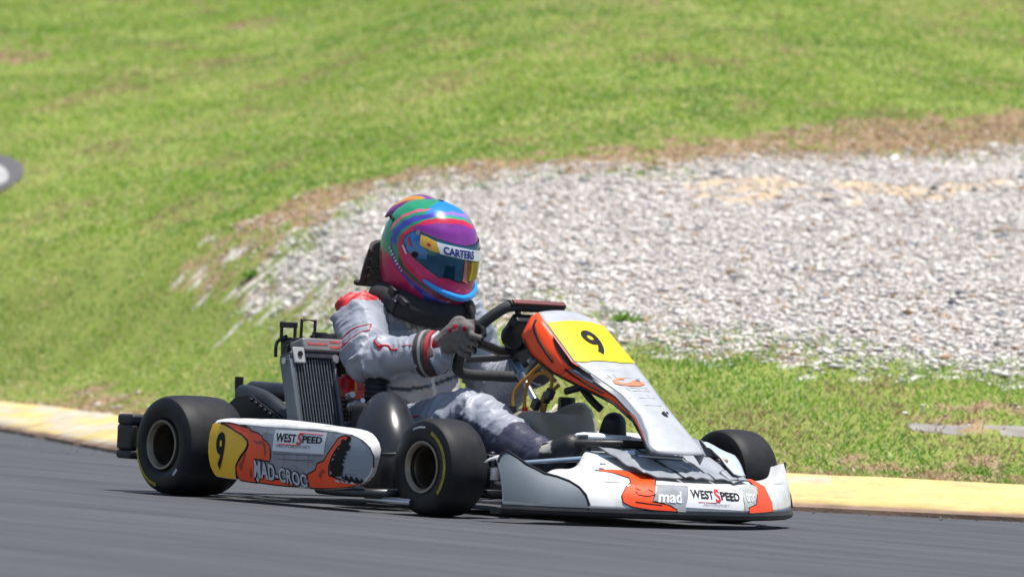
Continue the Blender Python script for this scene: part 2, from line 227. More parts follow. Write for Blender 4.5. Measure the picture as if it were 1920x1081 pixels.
# ---------------------------------------------------------------- materials
MATS = {}
def srgb(r, g, b):
    f = lambda c: (c/255/12.92) if c/255 <= .04045 else ((c/255+.055)/1.055)**2.4
    return (f(r), f(g), f(b))
def mat(name, col=(.5,.5,.5), rough=.5, metal=0, var=.12, scale=30, bump=0, bscale=None, coat=0, attr=None, transl=0, spec=.5, dirt=0, dirtcol=(.16,.13,.10), dscale=9, stretch=None, scratch=0, scratchcol=(.12,.12,.125)):
    if name in MATS: return MATS[name]
    m = bpy.data.materials.new(name); MATS[name] = m; m.use_nodes = True
    nt = m.node_tree; N = nt.nodes; L = nt.links; b = N['Principled BSDF']; out = N['Material Output']
    tc = N.new('ShaderNodeTexCoord'); src = tc.outputs['Object']
    if stretch:
        mp = N.new('ShaderNodeMapping'); mp.inputs['Rotation'].default_value = (0,0,stretch[0]); mp.inputs['Scale'].default_value = stretch[1:]; L.new(src, mp.inputs[0]); src = mp.outputs[0]
    n1 = N.new('ShaderNodeTexNoise'); n1.inputs['Scale'].default_value = scale; n1.inputs['Detail'].default_value = 6; L.new(src, n1.inputs['Vector'])
    mr = N.new('ShaderNodeMapRange'); mr.inputs[1].default_value = .25; mr.inputs[2].default_value = .75; mr.inputs[3].default_value = 1-var; mr.inputs[4].default_value = 1+var; L.new(n1.outputs[0], mr.inputs[0])
    mul = N.new('ShaderNodeVectorMath'); mul.operation = 'SCALE'; L.new(mr.outputs[0], mul.inputs['Scale'])
    if attr:
        at = N.new('ShaderNodeAttribute'); at.attribute_name = attr; L.new(at.outputs['Color'], mul.inputs[0])
    else: mul.inputs[0].default_value = col[:3]
    colour = mul.outputs[0]
    if dirt:
        n2 = N.new('ShaderNodeTexNoise'); n2.inputs['Scale'].default_value = dscale; n2.inputs['Detail'].default_value = 8; n2.inputs['Roughness'].default_value = .7; L.new(src, n2.inputs['Vector'])
        r2 = N.new('ShaderNodeMapRange'); r2.inputs[1].default_value = .5; r2.inputs[2].default_value = .72; r2.inputs[3].default_value = 0; r2.inputs[4].default_value = dirt; L.new(n2.outputs[0], r2.inputs[0])
        mx = N.new('ShaderNodeMix'); mx.data_type = 'RGBA'; L.new(r2.outputs[0], mx.inputs[0]); L.new(colour, mx.inputs[6]); mx.inputs[7].default_value = (*dirtcol, 1); colour = mx.outputs[2]
    if scratch:
        mp2 = N.new('ShaderNodeMapping'); mp2.inputs['Scale'].default_value = (5, 5, 150); mp2.inputs['Rotation'].default_value = (.06, .10, 0); L.new(tc.outputs['Object'], mp2.inputs[0])
        n4 = N.new('ShaderNodeTexNoise'); n4.inputs['Scale'].default_value = 1; n4.inputs['Detail'].default_value = 3; L.new(mp2.outputs[0], n4.inputs['Vector'])
        n5 = N.new('ShaderNodeTexNoise'); n5.inputs['Scale'].default_value = 7; n5.inputs['Detail'].default_value = 3; L.new(tc.outputs['Object'], n5.inputs['Vector'])
        r4 = N.new('ShaderNodeMapRange'); r4.inputs[1].default_value = .60; r4.inputs[2].default_value = .68; L.new(n4.outputs[0], r4.inputs[0])
        r5 = N.new('ShaderNodeMapRange'); r5.inputs[1].default_value = .45; r5.inputs[2].default_value = .6; r5.inputs[4].default_value = scratch; L.new(n5.outputs[0], r5.inputs[0])
        mm = N.new('ShaderNodeMath'); mm.operation = 'MULTIPLY'; L.new(r4.outputs[0], mm.inputs[0]); L.new(r5.outputs[0], mm.inputs[1])
        mx2 = N.new('ShaderNodeMix'); mx2.data_type = 'RGBA'; L.new(mm.outputs[0], mx2.inputs[0]); L.new(colour, mx2.inputs[6]); mx2.inputs[7].default_value = (*scratchcol, 1); colour = mx2.outputs[2]
    L.new(colour, b.inputs['Base Color'])
    b.inputs['Roughness'].default_value = rough; b.inputs['Metallic'].default_value = metal; b.inputs['Specular IOR Level'].default_value = spec
    if coat: b.inputs['Coat Weight'].default_value = coat; b.inputs['Coat Roughness'].default_value = .08
    if bump:
        n3 = N.new('ShaderNodeTexNoise'); n3.inputs['Scale'].default_value = bscale or scale*4; n3.inputs['Detail'].default_value = 5; L.new(src, n3.inputs['Vector'])
        bp = N.new('ShaderNodeBump'); bp.inputs['Strength'].default_value = bump; bp.inputs['Distance'].default_value = .004; L.new(n3.outputs[0], bp.inputs['Height']); L.new(bp.outputs[0], b.inputs['Normal'])
    if transl:
        t = N.new('ShaderNodeBsdfTranslucent'); L.new(colour, t.inputs[0]); ms = N.new('ShaderNodeMixShader'); ms.inputs[0].default_value = transl
        L.new(b.outputs[0], ms.inputs[1]); L.new(t.outputs[0], ms.inputs[2]); L.new(ms.outputs[0], out.inputs[0])
    return m
# ---------------------------------------------------------------- mesh building
def raw(name, V, F, m, parent=None, smooth=None, cols=None):
    me = bpy.data.meshes.new(name); me.from_pydata([tuple(map(float, v)) for v in V], [], [tuple(f) for f in F]); me.update()
    return link(name, me, m, parent, smooth, cols)
def link(name, me, m, parent=None, smooth=None, cols=None):
    if m: me.materials.append(m)
    if cols is not None:
        ca = me.color_attributes.new('Col', 'FLOAT_COLOR', 'POINT')
        c4 = np.ones((len(me.vertices), 4), np.float32); c4[:, :3] = cols; ca.data.foreach_set('color', c4.ravel())
    if smooth is not None:
        me.polygons.foreach_set('use_smooth', [True]*len(me.polygons))
        if smooth < 180: me.set_sharp_from_angle(angle=math.radians(smooth))
    o = bpy.data.objects.new(name, me); COL.objects.link(o)
    if parent: o.parent = parent
    return o
def bevel(o, w=.003, n=2):
    b = o.modifiers.new('bevel', 'BEVEL'); b.width = w; b.segments = n; b.limit_method = 'ANGLE'; b.angle_limit = math.radians(40); return o
def catmull(P, n=6, closed=False):
    P = [np.array(p, float) for p in P]; out = []; N = len(P)
    for i in range(N if closed else N-1):
        g = (lambda k: P[k % N]) if closed else (lambda k: P[min(max(k, 0), N-1)])
        p0, p1, p2, p3 = g(i-1), g(i), g(i+1), g(i+2)
        for k in range(n):
            t = k/n; out.append(.5*((2*p1)+(-p0+p2)*t+(2*p0-5*p1+4*p2-p3)*t*t+(-p0+3*p1-3*p2+p3)*t**3))
    if not closed: out.append(P[-1])
    return out
class MB:
    def __init__(s): s.v = []; s.f = []
    def add(s, V, F):
        o = len(s.v); s.v += [tuple(map(float, v)) for v in V]; s.f += [tuple(i+o for i in f) for f in F]; return s
    def box(s, c, size, rot=None):
        M = rot.to_3x3() if rot is not None else Matrix.Identity(3); c = Vector(c); h = [q/2 for q in size]
        V = [c+M@Vector((x*h[0], y*h[1], z*h[2])) for x in (-1,1) for y in (-1,1) for z in (-1,1)]
        return s.add(V, [(0,1,3,2),(4,6,7,5),(0,4,5,1),(2,3,7,6),(0,2,6,4),(1,5,7,3)])
    def loft(s, rings, closed_ring=True, caps=True, closed=False):
        n = len(rings[0]); V = [p for r in rings for p in r]; F = []
        m = len(rings)
        for i in range(m if closed else m-1):
            a, b = i*n, ((i+1) % m)*n
            for k in range(n if closed_ring else n-1):
                k2 = (k+1) % n; F.append((a+k, a+k2, b+k2, b+k))
        if caps and not closed and closed_ring: F.append(tuple(range(n-1, -1, -1))); F.append(tuple((m-1)*n+k for k in range(n)))
        return s.add(V, F)
    def tube(s, path, r, seg=10, closed=False, caps=True, flat=1.0):
        P = [Vector(map(float, p)) for p in path]; n = len(P); rings = []; up = None
        rr = r if hasattr(r, '__len__') else [r]*n
        for i in range(n):
            if closed: t = (P[(i+1) % n]-P[i-1]).normalized()
            else: t = (P[min(i+1, n-1)]-P[max(i-1, 0)]).normalized()
            if up is None: up = t.orthogonal().normalized() if abs(t.z) > .95 else Vector((0,0,1))
            a = (up-t*up.dot(t)).normalized(); up = a; b = t.cross(a)
            rings.append([P[i]+(a*math.cos(2*math.pi*k/seg)*flat+b*math.sin(2*math.pi*k/seg))*rr[i] for k in range(seg)])
        return s.loft(rings, True, caps, closed)
    def cyl(s, p0, p1, r0, r1=None, seg=16): return s.tube([p0, p1], [r0, r0 if r1 is None else r1], seg)
    def lathe(s, prof, c=(0,0,0), axis='y', seg=40, closed=False):
        rings = []
        for r, t in prof:
            ring = []
            for k in range(seg):
                a = 2*math.pi*k/seg; q = (r*math.cos(a), r*math.sin(a))
                p = {'y': (q[0], t, q[1]), 'z': (q[0], q[1], t), 'x': (t, q[0], q[1])}[axis]
                ring.append((p[0]+c[0], p[1]+c[1], p[2]+c[2]))
            rings.append(ring)
        return s.loft(rings, True, False, closed)
    def blob(s, c, rad, rot=None, nu=16, nv=10):
        rings = []; M = rot.to_3x3() if rot is not None else Matrix.Identity(3)
        for j in range(nv+1):
            ph = -math.pi/2+math.pi*(j+.02 if j == 0 else (j-.02 if j == nv else j))/nv
            rings.append([Vector(c)+M@Vector((rad[0]*math.cos(ph)*math.cos(2*math.pi*k/nu), rad[1]*math.cos(ph)*math.sin(2*math.pi*k/nu), rad[2]*math.sin(ph))) for k in range(nu)])
        return s.loft(rings)
    def limb(s, p0, r0, p1, r1, seg=14):
        """tapered capsule"""
        p0 = Vector(p0); p1 = Vector(p1); t = (p1-p0).normalized(); path = []; rr = []
        for k in range(5):
            a = math.pi/2*(1-k/4); path.append(p0-t*r0*math.sin(a)); rr.append(max(r0*math.cos(a), .0006))
        for k in range(5):
            a = math.pi/2*k/4; path.append(p1+t*r1*math.sin(a)); rr.append(max(r1*math.cos(a), .0006))
        return s.tube(path, rr, seg)
    def plate(s, poly, y0, y1):
        """polygon in (x, z) thickened between two y"""
        n = len(poly); V = [(p[0], y0, p[1]) for p in poly]+[(p[0], y1, p[1]) for p in poly]
        F = [tuple(range(n)), tuple(range(2*n-1, n-1, -1))]+[(i, n+i, n+(i+1) % n, (i+1) % n) for i in range(n)]
        return s.add(V, F)
    def build(s, name, m, parent=None, smooth=40): return raw(name, s.v, s.f, m, parent, smooth)
def remesh(mb, voxel, smooth=4):
    me = bpy.data.meshes.new('tmp'); me.from_pydata(mb.v, [], mb.f); me.update()
    bm = bmesh.new(); bm.from_mesh(me); bmesh.ops.recalc_face_normals(bm, faces=bm.faces); bm.to_mesh(me); bm.free()
    o = bpy.data.objects.new('tmp', me); COL.objects.link(o)
    r = o.modifiers.new('r', 'REMESH'); r.mode = 'VOXEL'; r.voxel_size = voxel
    sm = o.modifiers.new('s', 'SMOOTH'); sm.iterations = smooth; sm.factor = .5
    dg = bpy.context.evaluated_depsgraph_get(); e = o.evaluated_get(dg); out = bpy.data.meshes.new_from_object(e)
    bpy.data.objects.remove(o, do_unlink=True); bpy.data.meshes.remove(me); out.materials.clear()
    return out
def vco(me):
    a = np.empty(len(me.vertices)*3, np.float32); me.vertices.foreach_get('co', a); return a.reshape(-1, 3).astype(float)
def vno(me):
    a = np.empty(len(me.vertices)*3, np.float32); me.vertex_normals.foreach_get('vector', a); return a.reshape(-1, 3).astype(float)
def surf(fn, off, flip=1):
    """surface function with an offset along its normal"""
    def g(u, v):
        e = 1e-3; p = fn(u, v); du = fn(u+e, v)-fn(u-e, v); dv = fn(u, v+e)-fn(u, v-e)
        n = np.cross(du, dv); n = n/(np.linalg.norm(n, axis=-1, keepdims=True)+1e-12)
        return p+n*off*flip
    return g
def decal(name, poly, g, m, parent, cell=None):
    """flat print cut to an outline and laid on a surface g(u, v)"""
    bm = bmesh.new(); vs = [bm.verts.new((p[0], p[1], 0)) for p in poly]; bm.faces.new(vs)
    if cell:
        us = [p[0] for p in poly]; ws = [p[1] for p in poly]
        for ax, lo, hi, c in ((0, min(us), max(us), cell[0]), (1, min(ws), max(ws), cell[1])):
            k = math.ceil(lo/c)
            while k*c < hi:
                co = [0,0,0]; co[ax] = k*c; no = [0,0,0]; no[ax] = 1
                bmesh.ops.bisect_plane(bm, geom=bm.verts[:]+bm.edges[:]+bm.faces[:], plane_co=co, plane_no=no); k += 1
    bmesh.ops.triangulate(bm, faces=bm.faces[:])
    bm.verts.index_update()
    U = np.array([v.co[0] for v in bm.verts]); W = np.array([v.co[1] for v in bm.verts]); P = g(U, W)
    F = [[v.index for v in f.verts] for f in bm.faces]; bm.free()
    return raw(name, P, F, m, parent, 60)
def text_mesh(body, weight=0.0, space=1.0):
    cu = bpy.data.curves.new('t', 'FONT'); cu.body = body; cu.offset = weight; cu.space_character = space; cu.resolution_u = 4
    o = bpy.data.objects.new('t', cu); COL.objects.link(o); dg = bpy.context.evaluated_depsgraph_get(); me = bpy.data.meshes.new_from_object(o.evaluated_get(dg))
    co = vco(me)[:, :2]; F = [tuple(p.vertices) for p in me.polygons]
    bpy.data.objects.remove(o, do_unlink=True); bpy.data.meshes.remove(me)
    lo, hi = co.min(0), co.max(0); return (co-lo)/(hi-lo), F
def lettering(name, body, corners, g, m, parent, weight=.02, space=1.0):
    """corners: bottom-left, bottom-right, top-left, top-right in the surface's own coordinates"""
    co, F = text_mesh(body, weight, space); bl, br, tl, tr = [np.array(c, float) for c in corners]
    s, t = co[:, :1], co[:, 1:]; q = bl*(1-s)*(1-t)+br*s*(1-t)+tl*(1-s)*t+tr*s*t
    return raw(name, g(q[:, 0], q[:, 1]), F, m, parent)
def tag(o, label=None, cat=None, group=None, kind=None):
    for k, v in (('label', label), ('category', cat), ('group', group), ('kind', kind)):
        if v: o[k] = v
    return o
def empty(name, loc=(0,0,0)):
    o = bpy.data.objects.new(name, None); COL.objects.link(o); o.location = loc; o.empty_display_size = .1; return o
def grid_obj(name, X, Y, Z, m, parent=None, cols=None, smooth=180):
    ny, nx = X.shape; V = np.stack([X, Y, Z], -1).reshape(-1, 3).astype(np.float32)
    i = np.arange(ny*nx).reshape(ny, nx); F = np.stack([i[:-1,:-1], i[:-1,1:], i[1:,1:], i[1:,:-1]], -1).reshape(-1, 4)
    return bulk(name, V, F, m, parent, cols, smooth)
def bulk(name, V, F, m, parent=None, cols=None, smooth=None):
    me = bpy.data.meshes.new(name); nf, k = F.shape
    me.vertices.add(len(V)); me.vertices.foreach_set('co', np.ascontiguousarray(V, np.float32).ravel())
    me.loops.add(nf*k); me.loops.foreach_set('vertex_index', np.ascontiguousarray(F, np.int32).ravel())
    me.polygons.add(nf); me.polygons.foreach_set('loop_start', np.arange(0, nf*k, k, dtype=np.int32))
    me.update(calc_edges=True); me.validate()
    return link(name, me, m, parent, smooth, cols)

# ================================================================ THE SETTING
def ground_masks(a, b):
    """which patches of the bank are gravel, bare earth, sand (with ragged edges)"""
    na = a+(fbm(a*3, b*2, 0, 21)-.5)*.30; nb = b+(fbm(a*3, b*1.6, 0, 33)-.5)*1.1
    fa = a+(fbm(a*11, b*6, 0, 61)-.5)*.20; fb = b+(fbm(a*10, b*5, 0, 63)-.5)*.9
    fine = fbm(a*7, b*6, 0, 44); spk = _hash((a*60).astype(np.int64), (b*25).astype(np.int64), 0, 77)
    ja = (_hash((a*190).astype(np.int64), (b*190).astype(np.int64), 1, 78)-.5)*.26; jb = (_hash((a*190).astype(np.int64), (b*190).astype(np.int64), 2, 79)-.5)*1.1
    grav = in_poly(.5*na+.5*fa+ja, .5*nb+.5*fb+jb, GRAVEL)*1.0
    thin = in_poly(fa, fb, GRAVEL_THIN)
    grav = np.maximum(grav, thin*(spk < np.clip((fine-.46)*2.4, .02, .28))*.85)
    dirt = in_poly(fa, fb, DIRT_TOP)*(spk < .80+.9*(fine-.3))
    for D in (DIRT_LOW, DIRT_A, DIRT_B, DIRT_C, DIRT_D, DIRT_E): dirt = np.maximum(dirt, in_poly(fa, fb, D)*(spk < 2.4*(fine-.2))*.9)
    dirt = np.maximum(dirt, thin*(spk > .5)*.6)
    sand = in_poly(fa, fb, SAND)*(fine > .40)
    s = kerb_dist(a, b)
    edge = ((s < .46)*(fbm(a*4, b*4, 0, 71) > .35))*1.0        # dead grass right behind the kerb
    tar = in_poly(a+(fbm(a*9, b*5, 0, 62)-.5)*.12, b+(fbm(a*9, b*5, 0, 64)-.5)*.5, FAR_TARMAC)*1.0
    return grav, np.maximum(dirt, edge*.7)*(1-grav), sand, tar, fine

# ---- ground: one sheet to the horizon
def graded(lo, hi, step, far):
    c = list(np.arange(lo, hi+1e-6, step)); g = step; x = hi
    while x < far: g *= 1.28; x += g; c.append(x)
    g = step; x = lo
    while x > -far: g *= 1.28; x -= g; c.insert(0, x)
    return np.array(c)
ga = graded(-4.2, 4.2, .05, 420); gb = graded(.8, 26, .07, 420)
GA, GB = np.meshgrid(ga, gb); GZ = terrain(GA, GB)
near = np.abs(GA) < 6
grav, dirt, sand, tar, fine = ground_masks(GA, GB)
soil = np.array([.21, .25, .062]); cg = np.ones(GA.shape+(3,))*soil
cg = cg*(.75+.5*fbm(GA*2, GB*2, 0, 3))[..., None]
cg = np.where(dirt[..., None] > .3, np.array([.31, .22, .135])*(.65+.7*fbm(GA*8, GB*8, 0, 13))[..., None], cg)
cg = np.where(grav[..., None] > .3, np.array([.64, .60, .56])*(.82+.32*fbm(GA*12, GB*12, 0, 17))[..., None], cg)
cg = np.where((sand*(grav > .3))[..., None] > .3, np.array([.54, .41, .27])*(.8+.4*fine)[..., None], cg)
GX, GY = ab2w(GA, GB)
ground = grid_obj('ground', GX, GY, GZ, mat('bank_soil', attr='Col', rough=.95, var=.25, scale=45, bump=.8, bscale=90, spec=.1), cols=cg.reshape(-1, 3)); tag(ground, 'grassy soil bank rising behind the track', None, None, 'structure')

# ---- track: asphalt ribbon following the kerb
KS = KL; tn = np.gradient(KS, axis=0); tn /= np.linalg.norm(tn, axis=1)[:, None]; nrm = np.stack([tn[:,1], -tn[:,0]], 1)     # towards the track
_k = np.ones(41)/41; nrm = np.stack([np.convolve(np.pad(nrm[:, i_], 20, 'edge'), _k, 'valid') for i_ in (0, 1)], 1)
rows = np.array([-.03, .06, .2, .45, .9, 1.6, 2.6, 4, 6, 8, 10, 12.0])
TA = KS[:, 0][:, None]+nrm[:, 0][:, None]*rows; TB = KS[:, 1][:, None]+nrm[:, 1][:, None]*rows
TX, TY = ab2w(TA, TB)
asph = mat('asphalt', (.088,.090,.100), rough=.85, var=.16, scale=2.2, bump=.6, bscale=260, spec=.12, dirt=.35, dirtcol=(.075,.075,.08), dscale=1.1, stretch=(math.radians(-42), .35, 1.6, 1))
track = grid_obj('track', TX, TY, 0*TX, asph); tag(track, 'grey asphalt kart track with faint rubber streaks', None, None, 'structure')
# finer grain in the asphalt colour
_n = asph.node_tree.nodes; _l = asph.node_tree.links; _b = _n['Principled BSDF']; _src = _b.inputs['Base Color'].links[0].from_socket
_tc = _n.new('ShaderNodeTexCoord'); _ng = _n.new('ShaderNodeTexNoise'); _ng.inputs['Scale'].default_value = 160; _ng.inputs['Detail'].default_value = 3; _l.new(_tc.outputs['Object'], _ng.inputs['Vector'])
_mr = _n.new('ShaderNodeMapRange'); _mr.inputs[1].default_value = .3; _mr.inputs[2].default_value = .7; _mr.inputs[3].default_value = .78; _mr.inputs[4].default_value = 1.22; _l.new(_ng.outputs[0], _mr.inputs[0])
_vm = _n.new('ShaderNodeVectorMath'); _vm.operation = 'SCALE'; _l.new(_src, _vm.inputs[0]); _l.new(_mr.outputs[0], _vm.inputs['Scale']); _l.new(_vm.outputs[0], _b.inputs['Base Color'])

_mp = _n.new('ShaderNodeMapping'); _mp.inputs['Scale'].default_value = (.55, 7.5, 1); _l.new(_tc.outputs['Object'], _mp.inputs[0])
_ns = _n.new('ShaderNodeTexNoise'); _ns.inputs['Scale'].default_value = 1.0; _ns.inputs['Detail'].default_value = 7; _ns.inputs['Roughness'].default_value = .65; _l.new(_mp.outputs[0], _ns.inputs['Vector'])
_m2 = _n.new('ShaderNodeMapRange'); _m2.inputs[1].default_value = .3; _m2.inputs[2].default_value = .7; _m2.inputs[3].default_value = .80; _m2.inputs[4].default_value = 1.14; _l.new(_ns.outputs[0], _m2.inputs[0])
_v2 = _n.new('ShaderNodeVectorMath'); _v2.operation = 'SCALE'; _l.new(_vm.outputs[0], _v2.inputs[0]); _l.new(_m2.outputs[0], _v2.inputs['Scale'])
_nf = _n.new('ShaderNodeTexNoise'); _nf.inputs['Scale'].default_value = 34; _nf.inputs['Detail'].default_value = 2; _l.new(_tc.outputs['Object'], _nf.inputs['Vector'])
_m3 = _n.new('ShaderNodeMapRange'); _m3.inputs[1].default_value = .70; _m3.inputs[2].default_value = .76; _m3.inputs[3].default_value = 1; _m3.inputs[4].default_value = .45; _l.new(_nf.outputs[0], _m3.inputs[0])
_v3 = _n.new('ShaderNodeVectorMath'); _v3.operation = 'SCALE'; _l.new(_v2.outputs[0], _v3.inputs[0]); _l.new(_m3.outputs[0], _v3.inputs['Scale']); _l.new(_v3.outputs[0], _b.inputs['Base Color'])

# ---- kerb: raised concrete strip, painted yellow and worn
KF = _smooth_line(KERB, 90); ktn = np.gradient(KF, axis=0); ktn /= np.linalg.norm(ktn, axis=1)[:, None]; kn = np.stack([-ktn[:,1], ktn[:,0]], 1)
kprof = [(-.015,-.02),(-.012,.014),(.004,.022),(.03,.030),(.09,.045),(.15,.061),(.21,.077),(.27,.092),(.332,KH),(.35,KH-.012),(.352,-.03)]
arc = np.concatenate([[0], np.cumsum(np.linalg.norm(np.diff(KF, axis=0), axis=1))])
KA = np.zeros((len(KF), len(kprof))); KB = KA.copy(); KZ = KA.copy(); KC = np.zeros(KA.shape+(3,))
for j, (o_, z_) in enumerate(kprof):
    w_ = (fbm(arc*3, j*.7, 0, 90)-.5)
    KA[:, j] = KF[:, 0]+kn[:, 0]*(o_+w_*.012); KB[:, j] = KF[:, 1]+kn[:, 1]*(o_+w_*.012); KZ[:, j] = z_+w_*.008*(z_ > .02)
    yel = np.array([.63, .475, .19]); base = np.ones((len(KF), 3))*yel*(.85+.35*fbm(arc*5, j*2.0, 0, 91))[:, None]
    left = sstep(1.3, -.6, KF[:, 0])                                    # the far stretch is more worn
    wear = fbm(arc*2.2, o_*16, 0, 92)
    base = np.where(((wear < .36+.10*left) | ((o_ > .24) & (wear < .25+.26*left)))[:, None], np.array([.52,.46,.35])*(.8+.4*fbm(arc*11, o_*30, 0, 98))[:, None], base)
    if o_ < .03: base = np.ones((len(KF), 3))*np.array([.20,.13,.09])*(.7+.8*fbm(arc*9, j, 0, 93))[:, None]*(1-.2*left)[:, None]
    elif o_ < .06: base = base*(.55+.5*fbm(arc*7, 2, 0, 95))[:, None]*.9
    scr = fbm(arc*1.3+o_*2, o_*40, 0, 97); base = np.where((scr > .70)[:, None], base*.55, base)
    jn = np.abs((arc/1.1) % 1-.5) > .494; base = np.where(jn[:, None], base*.5, base)
    KC[:, j] = base
KX, KY = ab2w(KA, KB)
kerb = grid_obj('kerb', KX, KY, KZ, mat('kerb_paint', attr='Col', rough=.75, var=.14, scale=26, bump=.5, bscale=120, dirt=.6, dirtcol=(.36,.30,.21), dscale=9, spec=.3, scratch=.5, scratchcol=(.22,.18,.13)), cols=KC.reshape(-1, 3), smooth=50)
tag(kerb, 'raised concrete kerb painted worn yellow along the track edge', None, None, 'structure')

# ---- another strip of tarmac further up the bank, with a painted white curve
def drape(name, poly, off, m, sub=.12):
    return decal(name, poly, lambda u, v: np.stack([*ab2w(u, v), terrain(u, v)+off], -1), m, None, (sub, sub*2))
_sm = lambda P: [(q[0], q[1]) for q in catmull([(p[0], p[1], 0) for p in P], 5, True)]
far = drape('access_road', _sm(FAR_TARMAC), .012, mat('old_tarmac', (.10,.095,.10), rough=.85, var=.2, scale=6, bump=.4)); tag(far, 'dark tarmac corner on the bank at the left edge', None, None, 'structure')
fw = drape('road_marking', _sm(FAR_WHITE), .018, mat('white_road_paint', (.36,.355,.345), rough=.8, var=.35, scale=9)); fw.parent = far
# ---- buried concrete edging in the verge on the right
zs = float(terrain(np.array([2.1]), np.array([2.3]))[0])
sv = []; n_ = len(SLAB)
for dz in (-.10, .003): sv += [(*ab2w(p[0], p[1]), float(terrain(np.array([p[0]]), np.array([p[1]]))[0])+dz) for p in SLAB]
slab = raw('concrete_edging', sv, [tuple(range(n_-1,-1,-1)), tuple(range(n_, 2*n_))]+[(i, (i+1) % n_, n_+(i+1) % n_, n_+i) for i in range(n_)], mat('weathered_concrete', (.27,.25,.225), rough=.9, var=.35, scale=14, bump=.5, dirt=.4))
bevel(slab, .006); tag(slab, 'low weathered concrete edging half buried in the verge grass at right', None, None, 'structure')
pg = PEG[0]; pz = float(terrain(np.array([pg[0]]), np.array([pg[1]]))[0]); pxw = ab2w(*pg)
peg = MB().lathe([(.0005,-.03),(.006,-.03),(.006,.012),(.008,.013),(.008,.020),(.005,.022),(.0005,.022)], (pxw[0], pxw[1], pz+.012), 'z', 10).build('marker_peg', mat('aged_white_plastic', (.72,.68,.52), rough=.6))
tag(peg, 'small cream peg standing in dry grass above the concrete edging', 'peg')

# ---- scatter
def scatter(n, b0=.6, b1=22.0, amin=-99, amax=99, marg=1.18, power=1.0):
    """random points over the stretch of bank the photographer looks at, with margins"""
    D = 14.5+b0+(b1-b0)*RNG.random(n*2)**power
    a = .43+(RNG.random(n*2)*2-1)*(.1015*D*marg+.25); b = D-14.5
    k = (a > amin) & (a < amax); return a[k][:n], b[k][:n]
def blades(name, a, b, h, w, cols, m, lean=.55, flat=0.0, label='', z0=-.004):
    n = len(a); x, y = ab2w(a, b); z = terrain(a, b)+z0
    ph = RNG.random(n)*2*np.pi; ld = RNG.random(n)*2*np.pi; ln = np.abs(RNG.normal(0, lean, n))+flat
    up = h*np.cos(np.clip(ln, 0, 1.5)); ou = h*np.sin(np.clip(ln, 0, 1.5))
    P = np.stack([x, y, z], -1); sd = np.stack([np.cos(ph), np.sin(ph), 0*ph], -1)*(w/2)[:, None]; dr = np.stack([np.cos(ld), np.sin(ld), 0*ld], -1)
    mid = P+dr*(ou*.4)[:, None]; mid[:, 2] += up*.45; tip = P+dr*ou[:, None]; tip[:, 2] += up
    V = np.stack([P, mid-sd, tip, mid+sd], 1).reshape(-1, 3)
    i = np.arange(n)[:, None]*4; F = np.concatenate([i+np.array([0,1,3]), i+np.array([1,2,3])], 0)
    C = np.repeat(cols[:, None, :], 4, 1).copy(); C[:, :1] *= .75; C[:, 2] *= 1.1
    o = bulk(name, V, F, m, None, C.reshape(-1, 3)); tag(o, label, None, None, 'stuff'); return o
gm = mat('grass_blade', attr='Col', rough=.55, var=.05, scale=3, transl=.45, spec=.3)
a, b = scatter(700000, 1.0, 29, marg=1.42, power=1.3)
s = kerb_dist(a, b); grav, dirt, sand, tar, fine = ground_masks(a, b)
patch = fbm(a*.8, b*.55, 0, 101, 4); patch2 = fbm(a*2.6, b*1.5, 0, 111, 3)
keep = (s > .345) & ((tar < .5) | (RNG.random(len(a)) < .25)) & (RNG.random(len(a)) > np.where(grav > .3, .992, np.where(dirt > .3, .90, .04))) & ~((RNG.random(len(a)) < .25)*(patch2 < .36))
onslab = in_poly(a, b, SLAB); keep &= ~(onslab & (RNG.random(len(a)) < .9))
a, b, s, patch, patch2, grav, dirt = [q[keep] for q in (a, b, s, patch, patch2, grav, dirt)]
n = len(a); D = b+14.5; r1 = RNG.random(n); r2 = RNG.random(n)
green = np.array([.205,.350,.040]); deep = np.array([.110,.262,.024]); straw = np.array([.62,.52,.27]); lime = np.array([.29,.43,.055]); blue = np.array([.42,.50,.28])
c = green+(deep-green)*np.clip((.55-patch)*4+.3*r1, 0, 1)[:, None]
c = c+(lime-c)*np.clip((patch2-.52)*4, 0, .8)[:, None]
c = np.where((r2 < .09)[:, None], blue, c)
dry = np.clip((fbm(a*1.6, b*.8, 0, 121, 4)-.50)*6, 0, 1); brn = np.clip((fbm(a*2.4, b*1.2, 0, 131, 4)-.60)*9, 0, 1); pst = np.clip(.07+.34*dry+.4*brn+.5*(dirt > .3)+.25*(s < .7), 0, .9)
c = np.where((RNG.random(n) < pst)[:, None], straw*(.7+.55*r1)[:, None], c)
c = np.where((RNG.random(n) < brn*.6)[:, None], np.array([.30,.21,.12]), c); c = c*(.66+.68*RNG.random(n))[:, None]
hgt = (.012+.020*RNG.random(n)**1.4)*(.8+.6*patch2)*np.where(s < .6, .7, 1); wid = (.0050+.0040*r1)*(D/19)
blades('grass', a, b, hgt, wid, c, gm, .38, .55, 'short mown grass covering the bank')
# dry litter on the bare earth
a, b = scatter(440000, 1.0, 27.0, marg=1.4, power=1.2); s = kerb_dist(a, b); grav, dirt, sand, tar, fine = ground_masks(a, b)
k = (s > .345) & (dirt > .3) & ~in_poly(a, b, SLAB); a, b = a[k][:60000], b[k][:60000]; n = len(a); r1 = RNG.random((n, 1))
c = (np.array([.44,.32,.19])*(1-r1)+np.array([.26,.17,.10])*r1)*(.7+.6*RNG.random((n, 1)))
blades('dry_grass', a, b, .02+.035*RNG.random(n), (.004+.004*RNG.random(n))*((b+14.5)/18), c, mat('dead_grass', attr='Col', rough=.85, var=.05, transl=.15, spec=.1), .35, .95, 'brown dead grass and thatch around the gravel')
